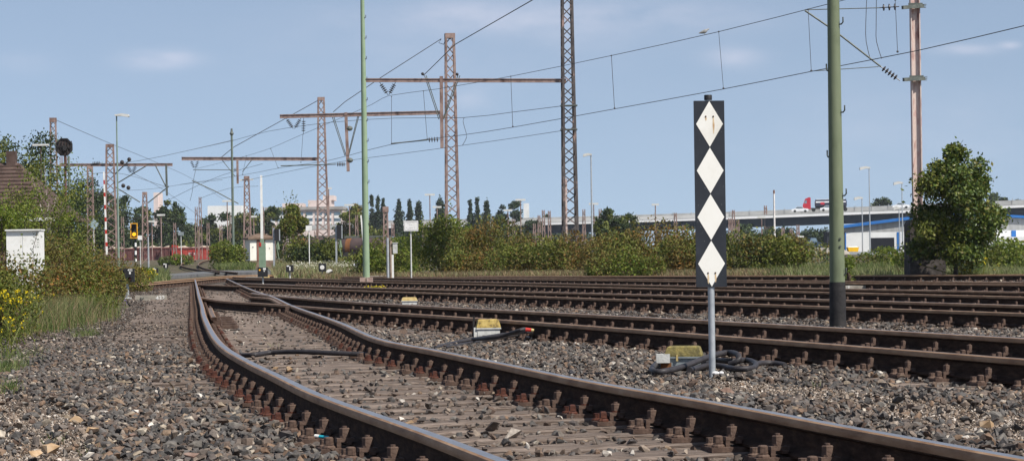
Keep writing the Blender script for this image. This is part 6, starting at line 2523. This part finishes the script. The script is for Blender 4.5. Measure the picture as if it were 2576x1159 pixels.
# --- shrubs at the left
bush('dense rust-brown shrub with orange hips in front of the white cabinet', 50, 800, 1.7, 1.5, 1.0, 6200, .05, [L_rust, L_olive, L_green], [.35, .35, .3], 120, 14, berries=160, sprigs=16, sprig_h=.15)
bush('brownish shrub right of the white cabinet', 160, 780, 1.5, 1.3, .86, 5600, .05, [L_olive, L_rust, L_green], [.4, .3, .3], 121, 13, berries=60, sprigs=22, sprig_h=.2)
bush('green and brown shrub with lilac blossoms left of the dwarf signal', 238, 770, 1.15, 1.2, .95, 4800, .055, [L_olive, L_green, L_rust], [.4, .4, .2], 122, 12, sprigs=22, sprig_h=.25, slim=.7)
bush('tall leafy bush behind the white cabinet', 150, 700, 2.0, 1.4, 1.6, 5600, .065, [L_green, L_olive], [.6, .4], 123, 12, Y=61, sprigs=16, slim=.7)
bush('green bush at the left edge above the cabinet', 6, 700, 1.1, 1.2, 2.25, 4200, .065, [L_bright, L_green], [.5, .5], 124, 12, Y=60, sprigs=14)
bush('butterfly bush sprays left of the left lattice mast', 240, 700, 1.9, 1.3, 1.15, 4600, .06, [L_green, L_olive, L_rust], [.5, .3, .2], 125, 12, Y=66, sprigs=24, sprig_h=.3, slim=.6)
bush('dark weedy bush between the pale barrier and the dwarf signal', 300, 730, 1.5, 1.3, .85, 3600, .06, [L_olive, L_green, L_rust], [.45, .35, .2], 126, 10, Y=72, sprigs=16)
bush('low green plant with thin leaves at the near end of the left shrubs', 235, 800, .6, .6, .42, 1800, .045, [L_bright, L_green], [.5, .5], 127, 8, sprigs=10, slim=.55)
bush('leafy shrub at the left edge in the foreground, below the flowers', 10, 850, .7, .8, .75, 3600, .035, [L_green, L_olive], [.6, .4], 128, 10, sprigs=12)
# climbing plant in front of the cabinet
p = gpos(88, 52.5)
t = thing('climbing_plant', 'thin leafy stem rising in front of the white cabinet', 'plant', p)
s = mpx(52.5)
pts = [at(x, y, 52.5) for x, y in ((82, 680), (86, 650), (83, 625), (90, 600), (93, 582))]
b = MB()
b.tube([p] + pts, .006, 5)
b.build('stem', M_twig, t)
P = np.array([tuple(a.lerp(c, f)) for a, c in zip(pts[:-1], pts[1:]) for f in np.linspace(0, 1, 16)])
P = P + RN.normal(0, 1, P.shape) * np.array([6 * s, .04, 2 * s])
leaf_object('leaves', P, np.full(len(P), 7 * s), [L_dark], None, t, p, None, .6)


# --- yellow ragwort
def ragwort(label, x, y, w, h, nf, fs, seed, Y=None, col=None):
    p = gp(x, y) if Y is None else gpos(x, Y)
    t = thing('ragwort', label, 'flowers', p, 0, 'yellow flowering weeds')
    r = np.random.default_rng(seed)
    n = nf * 7
    P = np.stack([r.normal(p.x, w * .33, n), r.normal(p.y, w * .3, n), p.z + h * r.uniform(.05, .9, n)], 1)
    leaf_object('leaves', P, fs * 1.6 * r.uniform(.6, 1.4, n), [L_bright, L_green], r.integers(0, 2, n).astype(np.int32), t, p, None, .5)
    Q = np.stack([r.normal(p.x, w * .33, nf), r.normal(p.y, w * .3, nf), p.z + h * (1 - np.abs(r.normal(0, .28, nf)))], 1)
    Q = np.repeat(Q, 5, 0) + r.normal(0, fs * .35, (nf * 5, 3))
    leaf_object('yellow_flowers', Q, np.full(len(Q), fs), [F_yellow], None, t, p, .5, 1.3)['kind'] = 'stuff'
    b = MB()
    for i in range(0, min(nf, 24)):
        q = Q[i * 5]
        b.tube([p + Vector((r.normal(0, w * .2), r.normal(0, w * .2), 0)), Vector(q)], .004 if p.y < 60 else .012, 4)
    b.build('stems', L_green, t)
    return t


ragwort('large clump of yellow ragwort at the left edge, nearest to the camera', 22, 868, .50, .56, 60, .022, 131)
ragwort('yellow ragwort clump just behind the nearest one', 55, 838, .50, .50, 45, .022, 132)
ragwort('scattered yellow flowers low at the left edge above the grass tuft', 20, 890, .40, .36, 16, .02, 133)
ragwort('yellow weed cluster beside the dwarf signal, by the thin grey pole', 356, 712, .9, .62, 40, .05, 134, Y=92)
ragwort('yellow flowering weeds at the foot of the round tree', 2438, 698, 1.1, .60, 46, .05, 135, Y=70)
ragwort('tiny yellow flower tuft between the second and third tracks', 940, 735, .5, .16, 22, .035, 136)


# --- grass
def grass(name, X, Y, h, w, mats, lean=.35, z=None, label=None):
    n = len(X)
    a = RN.uniform(0, 2 * np.pi, n)
    hh = h * RN.uniform(.45, 1.15, n)
    dx, dy = np.cos(a) * w, np.sin(a) * w
    lx, ly = RN.normal(0, lean, n) * hh, RN.normal(0, lean, n) * hh
    gz = groundv(X, Y) - .06
    v = np.zeros((n, 5, 3))
    v[:, 0] = np.stack([X - dx, Y - dy, gz], 1)
    v[:, 1] = np.stack([X + dx, Y + dy, gz], 1)
    v[:, 2] = np.stack([X + lx * .4 + dx * .7, Y + ly * .4 + dy * .7, gz + hh * .6], 1)
    v[:, 3] = np.stack([X + lx * .4 - dx * .7, Y + ly * .4 - dy * .7, gz + hh * .6], 1)
    v[:, 4] = np.stack([X + lx, Y + ly, gz + hh], 1)
    F = np.array([(0, 1, 2), (0, 2, 3), (3, 2, 4)])
    f = F[None] + (np.arange(n) * 5)[:, None, None]
    mi = None
    if isinstance(mats, list):
        mi = np.repeat((RN.uniform(0, 1, n) < .3).astype(np.int32), 3)
    me = np_mesh(name, v.reshape(-1, 3), f.reshape(-1, 3), mats, mi)
    o = bpy.data.objects.new(name, me)
    COL.objects.link(o)
    tag(o, kind='stuff')
    return o


def patch(xd, yd, rx, ry, n):
    p = gp(xd, yd)
    return RN.normal(p.x, rx, n), RN.normal(p.y, ry, n)


def cat(*a):
    return np.concatenate([q[0] for q in a]), np.concatenate([q[1] for q in a])


X, Y = cat(patch(115, 822, .22, 1.3, 1700), patch(150, 815, .18, 1.6, 1500), patch(70, 830, .3, 1.5, 1300), patch(205, 802, .15, 1.5, 800))
ok = X < -.155 * Y
grass('tall_grass', X[ok], Y[ok], .44, .0032, [L_grass, L_straw], .38)
X, Y = cat(patch(5, 925, .09, .5, 500), patch(25, 975, .03, .15, 110), patch(130, 828, .1, .7, 500), patch(212, 838, .07, .4, 220), patch(12, 900, .12, .8, 500))
grass('green_grass', X, Y, .14, .003, L_grass, .45)
X, Y = cat(*[patch(x, y, .03, .08, 26) for x, y in ((182, 952), (230, 1130), (345, 1095), (150, 1095), (1330, 845), (1560, 742), (1710, 733), (2190, 745), (2440, 790), (2580, 810), (690, 868), (1465, 868), (2050, 962), (1330, 730), (1210, 858))])
grass('grass_tufts', X, Y, .085, .003, L_grass, .5)
# dry straw strip in front of the bushes
n = 26000
X = RN.uniform(-8.5, 16, n)
yy = np.interp(X, [-8.5, 0, 6, 16], [108, 103, 97, 83])
Y = yy + np.abs(RN.normal(0, 2.6, n)) - 1.5
grass('dry_grass', X, Y, .36, .012, [L_straw, L_meadow], .4)
n = 9000
X = RN.uniform(9, 17, n)
Y = np.interp(X, [9, 12.4, 17], [73.5, 70, 67]) + np.abs(RN.normal(0, 4, n))
ok = np.abs(X - 11.6) + np.abs(Y - 72) * .1 > .75
grass('verge_grass', X[ok], Y[ok], .42, .010, L_meadow, .35)
n = 9000
X, Y = RN.uniform(9, 20, n), RN.uniform(76, 120, n)
grass('rough_grass', X, Y, .5, .014, L_grass, .35)
# meadow bank by the hut
n = 22000
Y = RN.uniform(112, 185, n)
X = RN.uniform(ray(690, 680)[0], ray(965, 680)[0], n) * Y
grass('meadow_grass', X, Y, .60, .02, [L_meadow, L_straw], .4)
n = 5200
Y = RN.uniform(165, 182, n)
X = RN.uniform(ray(545, 680)[0], ray(640, 680)[0], n) * Y
grass('bank_grass', X, Y, .55, .02, L_grass, .35)
n = 1500
Y = RN.uniform(118, 180, n)
X = RN.uniform(ray(735, 680)[0], ray(940, 680)[0], n) * Y
leaf_object('meadow_blossoms', np.stack([X, Y, groundv(X, Y) + RN.uniform(.3, .6, n)], 1), np.full(n, .08), [F_white], None, None, (0, 0, 0), .5, 1.3)['kind'] = 'stuff'
n = 4200
Y = RN.uniform(95, 170, n)
X = RN.uniform(ray(335, 680)[0], ray(425, 680)[0], n) * Y
grass('weedy_grass', X, Y, .42, .016, L_grass, .35)
# far undergrowth that reads as one mass beyond the bushes
n = 24000
Y = RN.uniform(150, 420, n)
X = RN.uniform(ray(1000, 620)[0], ray(2120, 620)[0], n) * Y
leaf_object('undergrowth', np.stack([X, Y, groundv(X, Y) + RN.beta(1.2, 3, n) * 1.5], 1), Y * .0011 + .05, [L_green, L_olive, L_dark], RN.integers(0, 3, n).astype(np.int32), None, (0, 0, 0))['kind'] = 'stuff'
n = 60000
Y = RN.uniform(760, 900, n)
X = RN.uniform(ray(930, 600)[0], ray(2250, 600)[0], n) * Y
hz_ = 5.5 + 2.2 * np.sin(X * .11) + 1.6 * np.sin(X * .043 + 2) + 1.2 * np.sin(X * .37)
leaf_object('far_wood', np.stack([X, Y, groundv(X, Y) + hz_ * RN.beta(2.2, 1.3, n)], 1), RN.uniform(.6, 1.3, n), [L_dark, L_poplar], RN.integers(0, 2, n).astype(np.int32), None, (0, 0, 0))['kind'] = 'stuff'
# lilac blossoms over the left shrubs
n = 16
for i, (x, y, Yb_) in enumerate(((222, 704, 57), (188, 740, 45), (294, 756, 55), (318, 758, 54), (196, 815 - 30, 40), (272, 772, 55), (286, 778, 54), (330, 782, 55))):
    c = at(x, y, Yb_)
    P = np.array([tuple(c)]) + RN.normal(0, 1, (26, 3)) * np.array([.03, .03, .04])
    o = leaf_object('lilac_blossom', P - 0, np.full(26, .022), [F_lilac], None, None, tuple(c))
    tag(o, 'lilac flower spike among the left shrubs near the dwarf signal', 'flower', 'lilac flower spikes')
# bare twigs at the left edge and on the ballast
for x, y, pts, lab in ((40, 905, [(0, 850), (40, 858), (90, 880), (130, 893)], 'bare brown twig arching out of the flowers at the left edge'),
                       (420, 960, [(408, 952), (425, 960), (436, 975), (440, 985)], 'thin pale dead stem lying on the stones left of the near rail'),
                       (280, 950, [(250, 960), (290, 957), (330, 961)], 'pale dry stick lying on the ballast at left')):
    Pp = [gp(a, b_, .05 + .06 * (i == 1)) for i, (a, b_) in enumerate(pts)]
    b = MB()
    b.tube(Pp, .005, 5)
    tag(b.build('twig', M_twig if x == 40 else mat('dry_stem', (0.38, 0.30, 0.2), 9, .9), None, Pp[0]), lab, 'twig')
# ------------------------------------------------------------------ camera, sun, sky
cam = bpy.data.cameras.new('camera')
co = bpy.data.objects.new('camera', cam)
COL.objects.link(co)
co.location = (0, 0, H)
co.rotation_euler = (Matrix.Rotation(R(90), 3, 'X') @ Matrix.Rotation(-ROLL, 3, 'Z')).to_euler()
cam.sensor_width = 36
cam.lens = 36 * 7000 / 2846
cam.shift_y = (716 - 640) / 2846
cam.clip_start = 0.1
cam.clip_end = 20000
scene.camera = co

SUN_AZ = (0.76, -0.65)
EL = R(49)
S = Vector((SUN_AZ[0] * math.cos(EL), SUN_AZ[1] * math.cos(EL), math.sin(EL)))
sl = bpy.data.lights.new('sun', 'SUN')
sl.energy = 4.2
sl.angle = R(0.53)
sl.color = (1.0, 0.955, 0.88)
so = bpy.data.objects.new('sun', sl)
COL.objects.link(so)
so.rotation_euler = S.to_track_quat('Z', 'Y').to_euler()
so.location = (20, -10, 30)

w = bpy.data.worlds.new('World')
scene.world = w
w.use_nodes = True
nt = w.node_tree
nt.nodes.clear()
out = nt.nodes.new('ShaderNodeOutputWorld')
bg = nt.nodes.new('ShaderNodeBackground')
bg.inputs[1].default_value = 0.13
sky = nt.nodes.new('ShaderNodeTexSky')
sky.sky_type = 'NISHITA'
sky.sun_disc = False
sky.sun_elevation = EL
sky.sun_rotation = math.atan2(SUN_AZ[0], SUN_AZ[1])
sky.air_density = 1.0
sky.dust_density = 0.6
sky.ozone_density = 2.0
tc = nt.nodes.new('ShaderNodeTexCoord')
sp = nt.nodes.new('ShaderNodeSeparateXYZ')
nt.links.new(tc.outputs['Generated'], sp.inputs[0])


def mth(op, a, b=None, clamp=False):
    n = nt.nodes.new('ShaderNodeMath')
    n.operation = op
    n.use_clamp = clamp
    for i, v in enumerate((a, b)):
        if v is None:
            continue
        if isinstance(v, (int, float)):
            n.inputs[i].default_value = v
        else:
            nt.links.new(v, n.inputs[i])
    return n.outputs[0]


ax = mth('DIVIDE', sp.outputs[0], mth('MAXIMUM', sp.outputs[1], .05))
az = mth('DIVIDE', sp.outputs[2], mth('MAXIMUM', sp.outputs[1], .05))
cb = nt.nodes.new('ShaderNodeCombineXYZ')
nt.links.new(mth('MULTIPLY', ax, 1.0), cb.inputs[0])
nt.links.new(mth('MULTIPLY', az, 2.6), cb.inputs[1])
nz = nt.nodes.new('ShaderNodeTexNoise')
nz.inputs['Scale'].default_value = 26
nz.inputs['Detail'].default_value = 6
nz.inputs['Roughness'].default_value = .55
nt.links.new(cb.outputs[0], nz.inputs['Vector'])
tot = None
for x, y, sx, sy, k in ((395, 148, 82, 22, .62), (1850, 145, 70, 25, .30), (1560, 45, 330, 50, .26), (1180, 250, 60, 25, .22), (2430, 125, 80, 14, .26), (2540, 113, 26, 9, .28), (1150, 40, 260, 40, .2), (60, 160, 70, 25, .12), (1100, 130, 500, 120, .10), (2300, 330, 500, 130, .10)):
    a0, b0 = ray(x, y)
    b0 = -b0
    dx = mth('DIVIDE', mth('SUBTRACT', ax, a0), sx / FD)
    dz = mth('DIVIDE', mth('SUBTRACT', az, b0), sy / FD)
    g = mth('POWER', 2.718, mth('MULTIPLY', mth('ADD', mth('MULTIPLY', dx, dx), mth('MULTIPLY', dz, dz)), -1.0))
    g = mth('MULTIPLY', g, k)
    tot = g if tot is None else mth('ADD', tot, g)
nr = nt.nodes.new('ShaderNodeMapRange')
nr.inputs[1].default_value = .22
nr.inputs[2].default_value = .70
nt.links.new(nz.outputs[0], nr.inputs[0])
fac = mth('MULTIPLY', tot, nr.outputs[0], True)
hs = nt.nodes.new('ShaderNodeHueSaturation')
hs.inputs['Saturation'].default_value = 0.78
hs.inputs['Value'].default_value = 0.72
nt.links.new(sky.outputs[0], hs.inputs['Color'])
# the low part of the dome takes the bluer air from a little higher up
cz = nt.nodes.new('ShaderNodeCombineXYZ')
nt.links.new(sp.outputs[0], cz.inputs[0])
nt.links.new(sp.outputs[1], cz.inputs[1])
nt.links.new(mth('ADD', mth('MULTIPLY', sp.outputs[2], 1.0), .16), cz.inputs[2])
vn = nt.nodes.new('ShaderNodeVectorMath')
vn.operation = 'NORMALIZE'
nt.links.new(cz.outputs[0], vn.inputs[0])
nt.links.new(vn.outputs[0], sky.inputs['Vector'])
mx = nt.nodes.new('ShaderNodeMix')
mx.data_type = 'RGBA'
nt.links.new(fac, mx.inputs[0])
nt.links.new(hs.outputs[0], mx.inputs[6])
mx.inputs[7].default_value = (5.4, 5.1, 5.6, 1)
nt.links.new(mx.outputs[2], bg.inputs[0])
nt.links.new(bg.outputs[0], out.inputs[0])
hz = MB()
hz.box((0, 1300, 8.0), (3000, 2700, 18.4))
hm = bpy.data.materials.new('haze_air')
hm.use_nodes = True
hm.node_tree.nodes.clear()
ho = hm.node_tree.nodes.new('ShaderNodeOutputMaterial')
pv_ = hm.node_tree.nodes.new('ShaderNodeVolumePrincipled')
pv_.inputs['Color'].default_value = (.86, .92, 1, 1)
pv_.inputs['Density'].default_value = .00009
hm.node_tree.links.new(pv_.outputs[0], ho.inputs['Volume'])
tag(hz.build('haze', hm), kind='stuff')
scene.view_settings.view_transform = 'Standard'
scene.view_settings.look = 'None'
scene.view_settings.exposure = 0.5
scene.view_settings.gamma = 1.0
scene.cycles.max_bounces = 6
scene.cycles.transparent_max_bounces = 4
